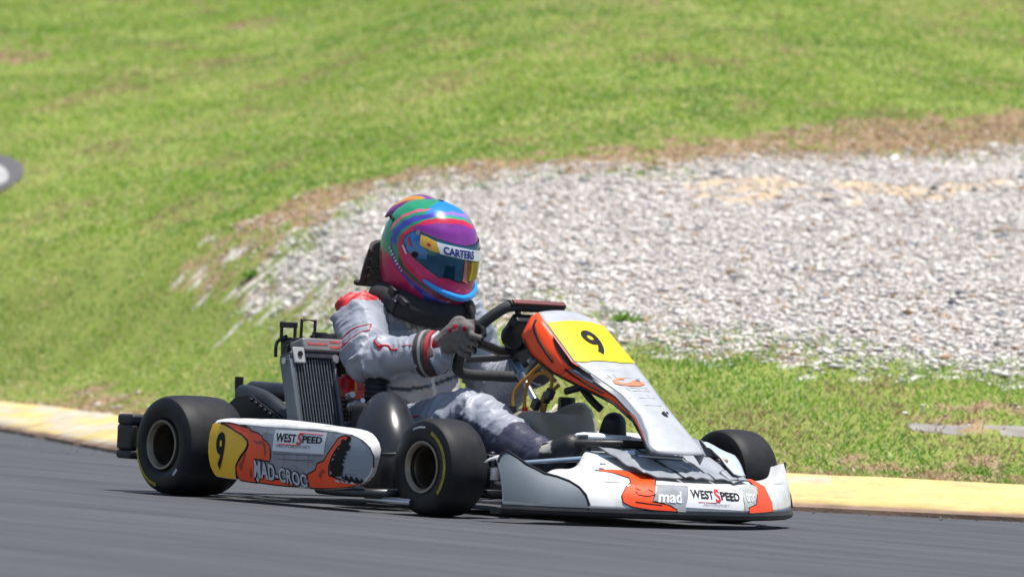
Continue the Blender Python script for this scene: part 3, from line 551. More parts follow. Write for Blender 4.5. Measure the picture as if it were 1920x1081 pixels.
# gravel stones
ico = np.array([(1,0,0),(-1,0,0),(0,1,0),(0,-1,0),(0,0,1),(0,0,-1)], float)
icf = np.array([(0,2,4),(2,1,4),(1,3,4),(3,0,4),(2,0,5),(1,2,5),(3,1,5),(0,3,5)])
a, b = scatter(560000, 2.2, 17, marg=1.42); grav, dirt, sand, tar, fine = ground_masks(a, b)
k = ((grav > .3) & (RNG.random(len(a)) < np.where(sand > .3, .28, np.where(grav < .95, .45, 1)))) | ((dirt > .3) & (b > 2.6) & (RNG.random(len(a)) < .035))
a, b = a[k][:165000], b[k][:165000]; n = len(a); x, y = ab2w(a, b); z = terrain(a, b)
sz = np.clip(RNG.lognormal(math.log(.0062), .50, n), .003, .026); sc = np.stack([sz*(1+.5*RNG.random(n)), sz*(.8+.4*RNG.random(n)), sz*(.24+.24*RNG.random(n))], -1)
jit = 1+RNG.normal(0, .22, (n, 6, 1)); V = ico[None]*jit*sc[:, None, :]
th = RNG.random(n)*6.283; tl = RNG.normal(0, .35, n); cx, sx = np.cos(tl)[:, None], np.sin(tl)[:, None]
yy = V[..., 1]*cx-V[..., 2]*sx; zz = V[..., 1]*sx+V[..., 2]*cx; ct, st = np.cos(th)[:, None], np.sin(th)[:, None]
V = np.stack([V[..., 0]*ct-yy*st, V[..., 0]*st+yy*ct, zz], -1)+np.stack([x, y, z+sz*.35], -1)[:, None, :]
F = (icf[None]+np.arange(n)[:, None, None]*6).reshape(-1, 3)
lum = np.clip(RNG.normal(.68, .07, n), .24, .84); tint = np.stack([1.02+.05*RNG.random(n), np.ones(n)*.975, .935-.05*RNG.random(n)], -1); c = lum[:, None]*tint
q = RNG.random(n); c = np.where((q < .06)[:, None], np.array([.42,.28,.17]), c); c = np.where(((q > .06) & (q < .11))[:, None], np.array([.22,.23,.26]), c)
gv = bulk('gravel', V.reshape(-1, 3), F, mat('limestone_gravel', attr='Col', rough=.85, var=.12, scale=120, spec=.25), None, np.repeat(c, 6, 0)); tag(gv, 'pale grey crushed stone in the run-off trap', None, None, 'stuff')
# small broad-leaved weeds at the gravel's edge
def weed(x_, y_, z_, r, name_, label, n=110):
    V = []; F = []
    for i in range(n):
        an = random.random()*6.283; el = .25+random.random()*1.0; L = r*(.25+.4*random.random()); wv = L*.16
        d_ = Vector((math.cos(an)*math.cos(el), math.sin(an)*math.cos(el), math.sin(el))); s_ = Vector((-math.sin(an), math.cos(an), 0)); o_ = Vector((x_+random.gauss(0,.22)*r, y_+random.gauss(0,.22)*r, z_)); k = len(V)
        V += [o_, o_+d_*L*.5+s_*wv, o_+d_*L+Vector((0,0,-.1*L)), o_+d_*L*.5-s_*wv]; F.append((k, k+1, k+2, k+3))
    k = len(V); V += [Vector((x_+r*.6*math.cos(q), y_+r*.6*math.sin(q), z_-.004)) for q in np.linspace(0, 6.283, 13)[:-1]]+[Vector((x_, y_, z_+.012))]; F += [(k+i, k+(i+1) % 12, k+12) for i in range(12)]
    o = raw(name_, V, F, mat('weed_leaf', (.16,.32,.035), rough=.5, var=.3, scale=40, transl=.3))
    tag(o, label, 'weed', 'weeds at the edge of the gravel'); return o
for (wa, wb), r_, lb in WEEDS:
    wx, wy = ab2w(wa, wb); weed(wx, wy, float(terrain(np.array([wa]), np.array([wb]))[0]), r_, 'weed', lb)
# grit and rubber crumbs lying on the asphalt, thickest along the kerb
n = 900; D = 14+6*RNG.random(n*6); a = .43+(RNG.random(n*6)*2-1)*(.1015*D*1.2+.3); b = D-14.5; s = kerb_dist(a, b)
k = (s < -.02) & (RNG.random(n*6) < np.exp(s/.12)*.8); a, b = a[k][:n], b[k][:n]; n = len(a); x, y = ab2w(a, b)
sz = RNG.uniform(.0018, .0042, n); V = ico[None]*(1+RNG.normal(0, .25, (n, 6, 1)))*(sz[:, None]*np.array([[1.3,1,.6]]))[:, None, :]+np.stack([x, y, sz*.3], -1)[:, None, :]
c = np.where((RNG.random(n) < .55)[:, None], np.array([.03,.03,.03]), np.array([.35,.31,.26])*RNG.uniform(.5, 1.2, (n, 1)))
gr = bulk('road_grit', V.reshape(-1, 3), (icf[None]+np.arange(n)[:, None, None]*6).reshape(-1, 3), MATS['limestone_gravel'], None, np.repeat(c, 6, 0)); tag(gr, 'loose grit and rubber crumbs on the asphalt along the kerb', None, None, 'stuff')
# ================================================================ THE KART (x forward, y to the driver's left, z up)
kart = empty('racing_kart'); tag(kart, 'grey, white and orange racing kart number 9 driving on the track', 'kart')
BLK = mat('black_plastic', (.015,.015,.017), rough=.42, var=.2, scale=25, bump=.12, dirt=.35, dirtcol=(.045,.042,.04), spec=.35)
RUB = mat('tyre_rubber', (.0185,.0185,.020), rough=.56, var=.25, scale=30, bump=.12, bscale=260, dirt=.5, dirtcol=(.036,.034,.032), dscale=24, spec=.22)
SIDE = mat('tyre_sidewall_rubber', (.011,.011,.0125), rough=.45, var=.25, scale=30, bump=.1, bscale=200, dirt=.4, dirtcol=(.024,.023,.022), dscale=20, spec=.25)
STEEL = mat('frame_steel', (.50,.53,.57), rough=.28, metal=1, var=.12, scale=30)
CHROME = mat('chrome_tube', (.48,.50,.53), rough=.28, metal=1, var=.06)
DKMET = mat('dark_metal', (.06,.06,.065), rough=.4, metal=.6, var=.25, scale=40)
ALU = mat('cast_aluminium', (.48,.49,.51), rough=.42, metal=.85, var=.2, scale=50, dirt=.3)
BRONZE = mat('magnesium_rim', (.25,.21,.16), rough=.42, metal=.6, var=.18, scale=30, dirt=.35, dirtcol=(.06,.05,.045))
WHT = mat('white_bodywork', (.70,.70,.69), scratch=0.75, rough=.38, var=.07, scale=14, dirt=.55, dirtcol=(.36,.35,.34), dscale=16, coat=.1)
GRY = mat('grey_print', (.27,.285,.305), scratch=0.6, rough=.42, var=.25, scale=18, dirt=.5, dirtcol=(.12,.12,.125), dscale=14)
BLUEGREY = mat('silver_blue_print', (.27,.31,.35), scratch=0.75, rough=.38, var=.14, scale=10, dirt=.45, dirtcol=(.20,.22,.25), dscale=11)
ORG = mat('orange_print', (.95,.075,.006), scratch=0.25, rough=.4, var=.10, scale=18, dirt=.12, dirtcol=(.45,.05,.01), dscale=16)
YEL = mat('yellow_number_plate', (.92,.66,.006), rough=.36, var=.05, scale=14, dirt=.12, dirtcol=(.5,.33,.02), dscale=16)
YELD = mat('scuffed_yellow_plate', (.92,.52,.006), scratch=0.6, rough=.4, var=.1, scale=14, dirt=.35, dirtcol=(.42,.23,.015), dscale=14)
INK = mat('black_ink', (.009,.009,.010), rough=.6, var=.1, spec=.2)
REDINK = mat('red_ink', (.55,.02,.03), rough=.4, var=.05)
STK = mat('white_sticker', (.70,.71,.73), scratch=0.6, rough=.3, var=.05, scale=12, dirt=.3, dirtcol=(.38,.38,.40), dscale=18)
SILVERINK = mat('silver_ink', (.52,.55,.58), rough=.4, var=.12, scale=20)

# ---- chassis
f = MB()
for sg in (-1, 1):
    f.tube(catmull([(-.12,.30*sg,.062),(.3,.31*sg,.06),(.62,.30*sg,.06),(.9,.22*sg,.06),(1.08,.30*sg,.07),(1.09,.40*sg,.10)], 6), .015, 10)
    f.tube(catmull([(.55,.30*sg,.06),(.58,.44*sg,.055),(.60,.56*sg,.05),(.66,.62*sg,.05),(.78,.63*sg,.05),(.88,.62*sg,.052),(.92,.52*sg,.055),(.9,.24*sg,.058)], 6), .012, 10)
    f.tube([(-.2,.28*sg,.10),(-.05,.30*sg,.065)], .012)
f.tube([(.05,-.31,.06),(.05,.31,.06)], .015); f.tube([(.62,-.30,.06),(.62,.30,.06)], .015); f.tube([(1.08,-.30,.07),(1.08,.30,.07)], .015)
f.tube(catmull([(1.08,-.20,.07),(1.3,-.19,.065),(1.4,-.15,.07),(1.42,0,.07),(1.4,.15,.07),(1.3,.19,.065),(1.08,.20,.07)], 6), .010)
f.build('chassis_frame', DKMET, kart)
MB().tube(catmull([(1.06,-.20,.19),(1.16,-.18,.205),(1.24,-.10,.212),(1.26,0,.213),(1.24,.10,.212),(1.16,.18,.205),(1.06,.20,.19)], 6), .0115).build('upper_bumper_bar', BLK, kart)
MB().plate([(.55,.030),(1.36,.030),(1.36,.034),(.55,.034)], -.21, .21).build('floor_tray', ALU, kart, 30)
MB().tube([(.84,-.60,.034),(1.02,-.59,.034)], .011).build('nerf_bar', CHROME, kart)
MB().cyl((0,-.60,.14), (0,.60,.14), .025, seg=20).build('rear_axle', STEEL, kart)

# ---- wheels
def sidewall_y(r, R, hw):
    prof = TYRE; rs = [p[0]*R for p in prof][:7]; ys = [p[1]*hw for p in prof][:7]; return float(np.interp(r, rs, ys))
TYRE = [(.485,-.86),(.545,-.95),(.66,-1.0),(.78,-.995),(.87,-.965),(.932,-.895),(.974,-.77),(.994,-.5),(1,-.2)]
TYRE = TYRE+[(1.001,0)]+[(r, -t) for r, t in TYRE[::-1]]
def wheel(c, R, hw, side, arcs):
    c = Vector(c); k = R/.14 if False else 1
    def ly(t): return t*side                        # profile's negative y is the outboard side
    rim = MB(); rr = .0685
    prof = [(rr,-.90),(rr+.001,-.985),(rr-.0015,-1.0),(rr-.006,-.985),(rr-.0085,-.93),(.057,-.86)]
    rim.lathe([(r, ly(t*hw)) for r, t in prof], c, 'y', 48)
    rim_b = MB().lathe([(r, ly(t*hw)) for r, t in [(.0685,.9),(.0695,.985),(.062,.985),(.058,.86),(.054,.4),(.03,.2),(.0005,.2)]], c, 'y', 32)
    w = rim.build('wheel', BRONZE, kart, 35); rim_b.build('inner_rim', BRONZE, w, 35)
    MB().lathe([(r, ly(t*hw)) for r, t in [(.0572,-.862),(.0555,-.70),(.0560,-.66),(.0530,-.60),(.052,-.05),(.050,.45),(.030,.50),(.026,.40),(.0005,.40)]], c, 'y', 48).build('rim_dish', mat('shaded_rim', (.11,.088,.066), rough=.38, metal=.7, var=.35, scale=24, dirt=.4, dirtcol=(.02,.018,.016)), w, 35)  # dish darker than the lip: recess shade put into the rim colour
    MB().lathe([(r*R, ly(t*hw)) for r, t in TYRE[5:-5]], c, 'y', 72).build('tyre_tread', RUB, w, 60)
    for part_ in (TYRE[:6], TYRE[-6:]): MB().lathe([(r*R, ly(t*hw)) for r, t in part_], c, 'y', 72).build('tyre_sidewall', SIDE, w, 60)
    hub = MB().lathe([(.0005, ly(.20*hw)),(.016, ly(.20*hw)),(.018, ly(.3*hw)),(.024, ly(.45*hw))], c, 'y', 20)
    for i in range(3):
        a = i*2.094+.5; hub.cyl((c.x+.038*math.cos(a), c.y+ly(.36*hw), c.z+.038*math.sin(a)), (c.x+.038*math.cos(a), c.y+ly(.5*hw), c.z+.038*math.sin(a)), .006, seg=8)
    hub.build('hub', DKMET, w)
    for a0, a1, r0, r1, m, nm in arcs:
        V = []; F = []; n = max(2, int(abs(a1-a0)/3))
        for i in range(n+1):
            a = math.radians(a0+(a1-a0)*i/n)
            for r in (r0, (r0+r1)/2, r1): V.append((c.x+r*math.cos(a), c.y+ly(sidewall_y(r, R, hw)-.0012), c.z+r*math.sin(a)))
            if i:
                q = (i-1)*3
                for j in (0, 1): F.append((q+j, q+j+1, q+j+4, q+j+3))
        raw(nm, V, F, m, w, 60)
    return w
TYL = mat('tyre_yellow', (.30,.235,.015), rough=.6, var=.4, scale=60); TWH = mat('tyre_white', (.45,.45,.46), rough=.6, var=.2, scale=60)
wheel((0,-.575,.14), .14, .105, 1, [(188,262,.108,.119,TYL,'sidewall_stripe'), (-52,-38,.100,.108,TWH,'sidewall_mark')])
wheel((0,.575,.14), .14, .105, -1, [(20,90,.108,.119,TYL,'sidewall_stripe')])
wheel((1.05,-.522,.13), .13, .068, 1, [(68,-42,.094,.104,TYL,'sidewall_stripe'), (112,84,.103,.108,TWH,'sidewall_mark')])
wheel((1.05,.522,.13), .13, .068, -1, [(-20,80,.094,.104,TYL,'sidewall_stripe')])
# ---- steering knuckles
for sg in (-1, 1):
    k = MB(); y = .405*sg; x = 1.115
    k.box((x,y,.165), (.05,.055,.012)); k.box((x,y,.072), (.05,.055,.012)); k.box((x-.028,y,.118), (.010,.055,.10)); k.cyl((1.05,.36*sg,.13), (1.05,.47*sg,.13), .012)
    k.cyl((x+.004,y,.06), (x+.004,y,.178), .0085, seg=12); k.cyl((x+.004,y,.10), (x+.004,y,.14), .018, seg=14); k.box((x-.04,.38*sg,.12), (.06,.06,.035))
    kn_ = k.build('steering_knuckle', DKMET, kart); bevel(kn_, .003)
    MB().cyl((x+.004,y,.104), (x+.004,y,.136), .0195, seg=14).build('king_pin', ALU, kn_)
    MB().cyl((x+.055,.36*sg,.10), (x-.02,.04*sg,.115), .007, seg=10).build('track_rod', STEEL, kart)
    MB().lathe([(.0005,-.004),(.045,-.004),(.05,0),(.045,.004),(.0005,.004)], (x-.01,.438*sg,.118), 'y', 24).build('brake_disc', DKMET, kart)
# ---- rear bumper: full-width plastic bar with hollow ends
rb = MB()
sec = lambda y, x0, x1, z0, z1: [(x0,y,z0),(x1,y,z0),(x1,y,z1),(x0,y,z1)]
rb.box((-.215,0,.203), (.075,1.31,.030)); rb.box((-.215,0,.105), (.075,1.31,.026))
for sg in (-1, 1):
    rb.box((-.215,.642*sg,.154), (.0748,.026,.0725)); rb.box((-.215,.435*sg,.154), (.0748,.17,.0725)); rb.box((-.235,.585*sg,.154), (.02,.06,.0725))
rb.box((-.235,0,.154), (.025,.72,.0725))
bevel(rb.build('rear_bumper', BLK, kart, 30), .009, 3)

# ---- side pods
def side_pod(sg):
    face = catmull([(p[0], 0, p[1]) for p in POD_FACE], 2, True); rim_ = catmull([(max(p[0], .165+.01*math.sin(p[1]*40)), 0, p[1]) for p in POD_RIM], 2, True)
    rings = []
    F0 = np.array(face); R0 = np.array(rim_); _lowr = (R0[:, 2] < .12) | (R0[:, 0] < .24); R0[:, 0] = np.where(_lowr & (F0[:, 0] < .85), F0[:, 0]*.995+.003, R0[:, 0]); R0[:, 2] = np.where(_lowr & (R0[:, 2] < .12), F0[:, 2]-.003, R0[:, 2])
    cen = np.array([.55, 0, .135])
    for kx, yy in ((.02, None), (.35, None), (.7, None), (.93, None), (1, None)):
        P = cen+(F0-cen)*kx; rings.append([(p[0], sg*pod_y(p[0], p[2]), p[2]) for p in P])
    for t in (.2, .45, .7, 1.0):
        P = F0+(R0-F0)*math.sin(t*math.pi/2); rings.append([(p[0], sg*(float(pod_y(q[0], q[2]))-.05*(1-math.cos(t*math.pi/2))), p[2]) for p, q in zip(P, F0)])
    rings.append([(p[0]-.05*float(sstep(.6, .88, p[0])), sg*.57, p[2]*.98+.002) for p in R0]); rings.append([(p[0]-.12*float(sstep(.5, .88, p[0])), sg*.53, p[2]*.96+.004) for p in R0])
    pod_ = MB().loft(rings).build('side_pod', WHT, kart, 50)
    return pod_
pod = side_pod(-1)
def pg_(off): return lambda x, z: np.stack([x, -pod_y(x, z)-off, z], -1)
C_ = (.02, .012)
decal('silver_print', [(.735,.2045),(.766,.207),(.826,.203),(.865,.191),(.894,.174),(.909,.153),(.910,.124),(.899,.1),(.873,.081),(.835,.067),(.70,.055),(.64,.10),(.70,.16)], pg_(.0012), BLUEGREY, pod, C_)
decal('grey_print', [(.36,.2095),(.439,.2085),(.543,.2095),(.60,.21),(.722,.2085),(.75,.2075),(.78,.18),(.75,.15),(.70,.12),(.66,.08),(.66,.055),(.597,.054),(.473,.055),(.43,.058),(.42,.12),(.48,.16),(.40,.195)], pg_(.0016), GRY, pod, C_)
decal('yellow_plate', POD_YELLOW, pg_(.0024), YELD, pod, C_)
def outline(name, poly, g, w, m, parent, close=True):
    P = [g(np.array([p[0]]), np.array([p[1]]))[0] for p in poly]
    if close: P = P+[P[0]]
    return MB().tube(P, w, 5).build(name, m, parent)
for pl in (POD_ORANGE_A, POD_ORANGE_B, POD_ORANGE_C):
    decal('orange_print', pl, pg_(.0028), ORG, pod, C_); outline('print_outline', pl, pg_(.002), .0022, INK, pod)
outline('print_outline', POD_YELLOW[2:13], pg_(.002), .0026, INK, pod, False)
for pl in ([(.40,.172),(.425,.168),(.452,.172),(.462,.160),(.470,.140),(.462,.128),(.458,.150),(.448,.162),(.425,.160)], [(.345,.10),(.36,.112),(.372,.135),(.378,.128),(.366,.105),(.358,.086),(.352,.085)], [(.39,.075),(.40,.098),(.405,.075),(.398,.066)], [(.70,.09),(.72,.108),(.735,.10),(.722,.096),(.712,.08)]):
    decal('print_shading', pl, pg_(.0034), mat('dark_red_print', (.33,.03,.012), rough=.4, var=.3, scale=30), pod)
decal('jaw_print', POD_JAW, pg_(.0036), INK, pod); decal('jaw_print', POD_JAW_LOW, pg_(.0036), INK, pod); decal('teeth_print', POD_TEETH, pg_(.0042), SILVERINK, pod)
outline('face_pinstripe', [(p[0], p[1]-.003) for p in POD_FACE[:11]], pg_(-.001), .0026, INK, pod, False)
decal('sticker', POD_STICKER, pg_(.003), STK, pod, C_)
lettering('number', '9', [(.228,.082),(.268,.082),(.222,.187),(.276,.187)], pg_(.0036), INK, pod, .035)
T = [(.508,.169),(.575,.172),(.506,.195),(.574,.1945)]
lettering('lettering', 'WEST', [(.506,.171),(.597,.1725),(.505,.196),(.596,.1945)], pg_(.0044), INK, pod, .028)
lettering('lettering', 'S', [(.600,.165),(.622,.166),(.602,.199),(.624,.2)], pg_(.0044), REDINK, pod, .03)
lettering('lettering', 'PEED', [(.625,.173),(.712,.175),(.624,.193),(.711,.192)], pg_(.0044), INK, pod, .028)
outline('lettering_rule', [(.61,.199),(.71,.1985)], pg_(.0036), .0012, REDINK, pod, False); outline('lettering_rule', [(.52,.1655),(.60,.1655)], pg_(.0036), .0012, REDINK, pod, False)
lettering('lettering', 'MOTORSPORT', [(.514,.156),(.664,.159),(.514,.164),(.664,.1665)], pg_(.0044), mat('grey_ink', (.16,.16,.18)), pod, .0)
for off, w, m_ in ((.0044, .075, INK), (.0056, .028, SILVERINK)):
    e = .0022 if m_ is INK else 0
    lettering('lettering', 'MAD-CROC', [(.414-e,.070-e),(.652+e,.054-e),(.418-e,.119+e),(.650+e,.088+e)], pg_(off), m_, pod, w, 1.08)
for (x0, z0, x1, z1) in [(.50,.138,.72,.142),(.52,.124,.68,.128),(.55,.138,.548,.112),(.61,.14,.606,.10),(.66,.14,.655,.11),(.46,.205,.455,.18),(.44,.193,.49,.19)]:
    outline('print_joint', [(x0,z0),(x1,z1)], pg_(.0012), .0012, mat('dark_grey_ink', (.10,.105,.11)), pod, False)
side_pod(1)

# ---- nose fairing
YS = np.linspace(-.55, .55, 93); TS = np.concatenate([np.linspace(0, 1, 7), np.linspace(1.03, 2, 10)])
YY, TT = np.meshgrid(YS, TS); NP_ = nose_pt(YY, TT)
NP_[..., 2] += (fbm(YY*9, TT*2, 0, 51)-.5)*.006*sstep(1, 1.3, TT)
nose = grid_obj('nose_fairing', NP_[..., 0], NP_[..., 1], NP_[..., 2], WHT, kart, smooth=35)
sd_ = nose.modifiers.new('thickness', 'SOLIDIFY'); sd_.thickness = .004; sd_.offset = 0
_tp = nose_pt(np.array(0.), np.array(.5)); _tt = surf(nose_pt, .01)(np.array(0.), np.array(.5)); NF = 1 if _tt[0] > _tp[0] else -1
ng = lambda off: surf(nose_pt, off+.0022, NF)
lipy = np.linspace(-.55, .55, 60); lp = nose_pt(lipy, 0*lipy); lp[:, 2] = .038
MB().tube([(p[0]-.006, p[1], p[2]) for p in lp], .0125, 8, flat=1.1).build('bumper_strip', BLK, nose)
dlip = MB()
dlip.loft([[(p[0]+.002, p[1], .030), (p[0]-.05, p[1], .022), (p[0]-.05, p[1], .036), (p[0]-.002, p[1], .04)] for p in lp]); dlip.build('lower_lip', BLK, nose)
CN = (.03, .2)
# grey wing panel at the driver's-right end, standing proud of the white skin
fin = [(-.548,.9),(-.54,1.0),(-.53,1.0),(-.49,1.0),(-.45,1.0),(-.415,1.0),(-.385,.93),(-.365,.75),(-.354,.5),(-.348,.12),(-.41,.10),(-.47,.10),(-.52,.10),(-.548,.10)]
decal('wing_panel', fin, ng(.004), mat('silver_wing', (.155,.182,.205), scratch=0.75, rough=.42, var=.16, scale=9, dirt=.45, dirtcol=(.10,.12,.14), dscale=10), nose, CN)
outline('wing_panel_edge', fin[:10], ng(.003), .0045, BLK, nose, False)
outline('wing_panel_edge', [(.505,1.0),(.53,.99),(.545,.9),(.548,.5),(.548,.1)], ng(.002), .003, BLK, nose, False)
decal('orange_print', NOSE_ORANGE, ng(.0022), ORG, nose, CN); outline('print_outline', NOSE_ORANGE, ng(.0015), .0018, INK, nose)
for ln_ in ([(-.205,.75),(-.20,.62),(-.175,.58),(-.150,.66)], [(-.20,.88),(-.19,.80)], [(-.215,.35),(-.18,.30),(-.14,.25)], [(-.165,.85),(-.155,.75)]): outline('print_outline', ln_, ng(.0024), .0013, INK, nose, False)
decal('grey_print', NOSE_GREY, ng(.0022), GRY, nose, CN)
decal('sticker', NOSE_STICKER, ng(.0026), STK, nose, CN)
decal('grey_print', [(.165,1.0),(.24,1.1),(.285,1.2),(.245,.8),(.21,.4),(.18,.10),(.155,.10)], ng(.0022), mat('green_grey_print', (.36,.38,.36), var=.3, scale=20), nose, CN)
decal('orange_print', NOSE_FARORANGE, ng(.003), ORG, nose, CN); outline('print_outline', NOSE_FARORANGE, ng(.002), .0018, INK, nose)
lettering('lettering', 'mad', [(-.150,.36),(-.078,.34),(-.138,.80),(-.066,.80)], ng(.0034), STK, nose, .03)
lettering('lettering', 'WEST', [(-.042,.56),(.040,.52),(-.032,.90),(.046,.85)], ng(.0038), INK, nose, .028)
lettering('lettering', 'S', [(.043,.40),(.062,.39),(.050,.92),(.069,.91)], ng(.0038), REDINK, nose, .03)
lettering('lettering', 'PEED', [(.066,.51),(.138,.47),(.070,.83),(.146,.78)], ng(.0038), INK, nose, .028)
outline('lettering_rule', [(.055,.92),(.14,.88)], ng(.003), .0011, REDINK, nose, False); outline('lettering_rule', [(-.02,.40),(.045,.385)], ng(.003), .0011, REDINK, nose, False)
lettering('lettering', 'MOTORSPORT', [(-.005,.27),(.088,.25),(-.002,.36),(.092,.34)], ng(.0038), MATS['grey_ink'], nose, 0)
lettering('lettering', 'croc', [(.170,.45),(.212,.42),(.178,.80),(.225,.78)], ng(.0034), STK, nose, .03)
# grey top plates, taped and creased, with their seams
PLT = mat('scuffed_grey_plate', (.31,.33,.36), rough=.36, var=.25, scale=9, bump=.5, bscale=30, dirt=.5, dirtcol=(.18,.19,.21), dscale=8)
def plate3(name, Q, m, parent, th=.004, crumple=.010):
    """thin crumpled sheet spanning a quadrilateral"""
    A, B, C2, D2 = [np.array(q, float) for q in (Q[0], Q[1], Q[-2], Q[-1])]; U_, V2 = np.meshgrid(np.linspace(0, 1, 12), np.linspace(0, 1, 16), indexing='ij'); u, v = U_[..., None], V2[..., None]
    P = A*(1-u)*(1-v)+B*u*(1-v)+C2*u*v+D2*(1-u)*v
    rg = np.abs(2*vnoise(P[..., 0]*26+P[..., 1]*9, P[..., 1]*22, 0, 500)-1); P[..., 2] += (rg-.4)*crumple+(fbm(P[..., 0]*12, P[..., 1]*12, 0, 510)-.5)*crumple
    o = grid_obj(name, P[..., 0], P[..., 1], P[..., 2], m, parent, smooth=25); z_ = o.modifiers.new('thickness', 'SOLIDIFY'); z_.thickness = th; z_.offset = 0
    ed = MB().tube(list(P[:, 0])+list(P[-1])+list(P[::-1, -1])+list(P[0, ::-1]), .0022, 5).build('plate_seam', MATS['dark_seam'], parent); return o
mat('dark_seam', (.05,.052,.06), rough=.6)
g5 = ng(.012)
def NPt(y, t, dz=0): p = g5(np.array([float(y)]), np.array([float(t)]))[0]; return (p[0], p[1], p[2]+dz)
plate3('top_plate', [NPt(-.14,1.18), NPt(-.02,1.14), NPt(-.01,1.95,.012), NPt(-.13,1.98,.010)], PLT, nose)
plate3('top_plate', [NPt(-.012,1.13), NPt(.09,1.12), NPt(.095,1.95,.016), NPt(-.002,1.95,.013)], PLT, nose)
plate3('top_plate', [NPt(.098,1.12), NPt(.20,1.16), NPt(.20,1.95,.022), NPt(.103,1.95,.017)], PLT, nose)
plate3('loose_flap', [NPt(.19,1.20,.010), NPt(.29,1.45,.006), NPt(.32,1.9,.042), NPt(.20,1.93,.052)], mat('pale_blue_flap', (.50,.56,.62), rough=.3, var=.2, scale=12, bump=.4), nose)
plate3('loose_flap', [NPt(.165,1.10,-.004), NPt(.27,1.28,-.002), NPt(.26,1.5,.012), NPt(.16,1.3,.008)], PLT, nose)
plate3('loose_flap', [NPt(.04,1.9,.02), NPt(.20,1.95,.05), NPt(.27,1.98,.055), NPt(.26,1.8,.03), NPt(.14,1.7,.016)], PLT, nose)
MB().blob(NPt(.215,1.55,.028), (.012,.012,.008)).build('tape_lump', mat('brown_tape', (.42,.33,.22), rough=.6), nose)
for y_ in (-.2, .3): MB().lathe([(.0005,.004),(.007,.004),(.009,0)], NPt(y_,1.6,.0), 'z', 10).build('bolt', STEEL, nose)

# ---- front number panel
SS, VV = np.meshgrid(np.linspace(0, 1, 41), np.linspace(-1, 1, 17), indexing='ij'); PP = panel_pt(SS, VV)
PP[-4:, :, :] += np.array([.018, 0, -.010])*((1-np.abs(VV[-4:, :])**2)[..., None])*np.linspace(.2, 1, 4)[:, None, None]
panel = grid_obj('front_panel', PP[..., 0], PP[..., 1], PP[..., 2], mat('grey_white_panel', (.43,.445,.465), scratch=0.6, rough=.36, var=.12, scale=16, dirt=.5, dirtcol=(.30,.315,.34), dscale=10), kart, smooth=50)
s2 = panel.modifiers.new('thickness', 'SOLIDIFY'); s2.thickness = .004; s2.offset = 0
_a = panel_pt(np.array(.5), np.array(0.)); _b2 = surf(panel_pt, .01)(np.array(.5), np.array(0.)); PF = 1 if _b2[2] > _a[2] else -1
pn = lambda off: surf(panel_pt, off+.0022, PF)
fo_s = [0,.07,.2,.34,.45,.56,.73,.9,1]
FO = np.array([(.872,-.098,.522),(.888,-.130,.492),(.925,-.126,.440),(1.010,-.118,.396),(1.105,-.095,.360),(1.200,-.060,.322),(1.284,-.055,.275),(1.362,-.085,.229),(1.392,-.082,.190)])
def flank(s, t):
    s = np.asarray(s, float); t = np.asarray(t, float); E_ = panel_pt(s, -1+0*s); O_ = np.stack([np.interp(s, fo_s, FO[:, i]) for i in range(3)], -1)
    B_ = E_*.55+O_*.45+np.array([.004,-.010,.004])
    t_ = t[..., None]; return np.where(t_ < .45, E_+(B_-E_)*(t_/.45), B_+(O_-B_)*((t_-.45)/.55))
def flank_part(name, s0, s1, t0, t1, m):
    S_, T_ = np.meshgrid(np.linspace(s0, s1, 31), np.linspace(t0, t1, 7), indexing='ij'); Q_ = flank(S_, T_)
    o = grid_obj(name, Q_[..., 0], Q_[..., 1], Q_[..., 2], m, panel, smooth=60); z_ = o.modifiers.new('thickness', 'SOLIDIFY'); z_.thickness = .004; z_.offset = 0; return o
SLATE = mat('slate_bevel', (.13,.155,.185), rough=.4, var=.15)
flank_part('side_flank', 0, .37, 0, 1, ORG); flank_part('bevel_strip', .37, 1, 0, .5, SLATE); flank_part('side_flank', .37, .93, .5, 1, ORG); flank_part('bevel_strip', .93, 1, .5, 1, SLATE)
S_, T_ = np.meshgrid(np.linspace(0, 1, 31), np.linspace(0, 1, 5), indexing='ij')
Q3 = panel_pt(S_, 1+0*S_)+T_[..., None]*np.array([-.012,-.004,-.028])
fr_ = grid_obj('side_flank', Q3[..., 0], Q3[..., 1], Q3[..., 2], panel.data.materials[0], panel, smooth=60); fr_.modifiers.new('thickness', 'SOLIDIFY').thickness = .004
Q3 = panel_pt(S_[:8]*.7, 1+0*S_[:8])+T_[:8][..., None]*np.array([-.012,.012,-.020])+np.array([-.006,.004,0])
grid_obj('top_flash', Q3[..., 0], Q3[..., 1], Q3[..., 2], ORG, panel, smooth=60).modifiers.new('thickness', 'SOLIDIFY').thickness = .004
_fa = flank(np.array([.5]), np.array([.5]))[0]; _fb = surf(flank, .01)(np.array([.5]), np.array([.5]))[0]; FF = 1 if _fb[1] < _fa[1] else -1
fg = lambda off: surf(flank, off, FF)
decal('black_bevel', [(.16,.02),(.25,.02),(.34,.02),(.42,.02),(.46,.28),(.40,.30),(.32,.26),(.24,.18)], fg(.0045), INK, panel, (.05,.1))
outline('panel_edge', [(s, 1.0) for s in np.linspace(.1, 1, 24)], fg(.001), .0045, BLK, panel, False)
outline('flank_groove', [(.05,.25),(.075,.38),(.11,.45),(.17,.50),(.24,.55),(.30,.62)], fg(.003), .004, INK, panel, False)
outline('flank_groove', [(.36,.52),(.40,.60),(.45,.66),(.52,.68)], fg(.003), .0026, INK, panel, False)
outline('flank_groove', [(.46,.34),(.56,.46),(.68,.56),(.80,.64),(.9,.70)], fg(.003), .0026, INK, panel, False)
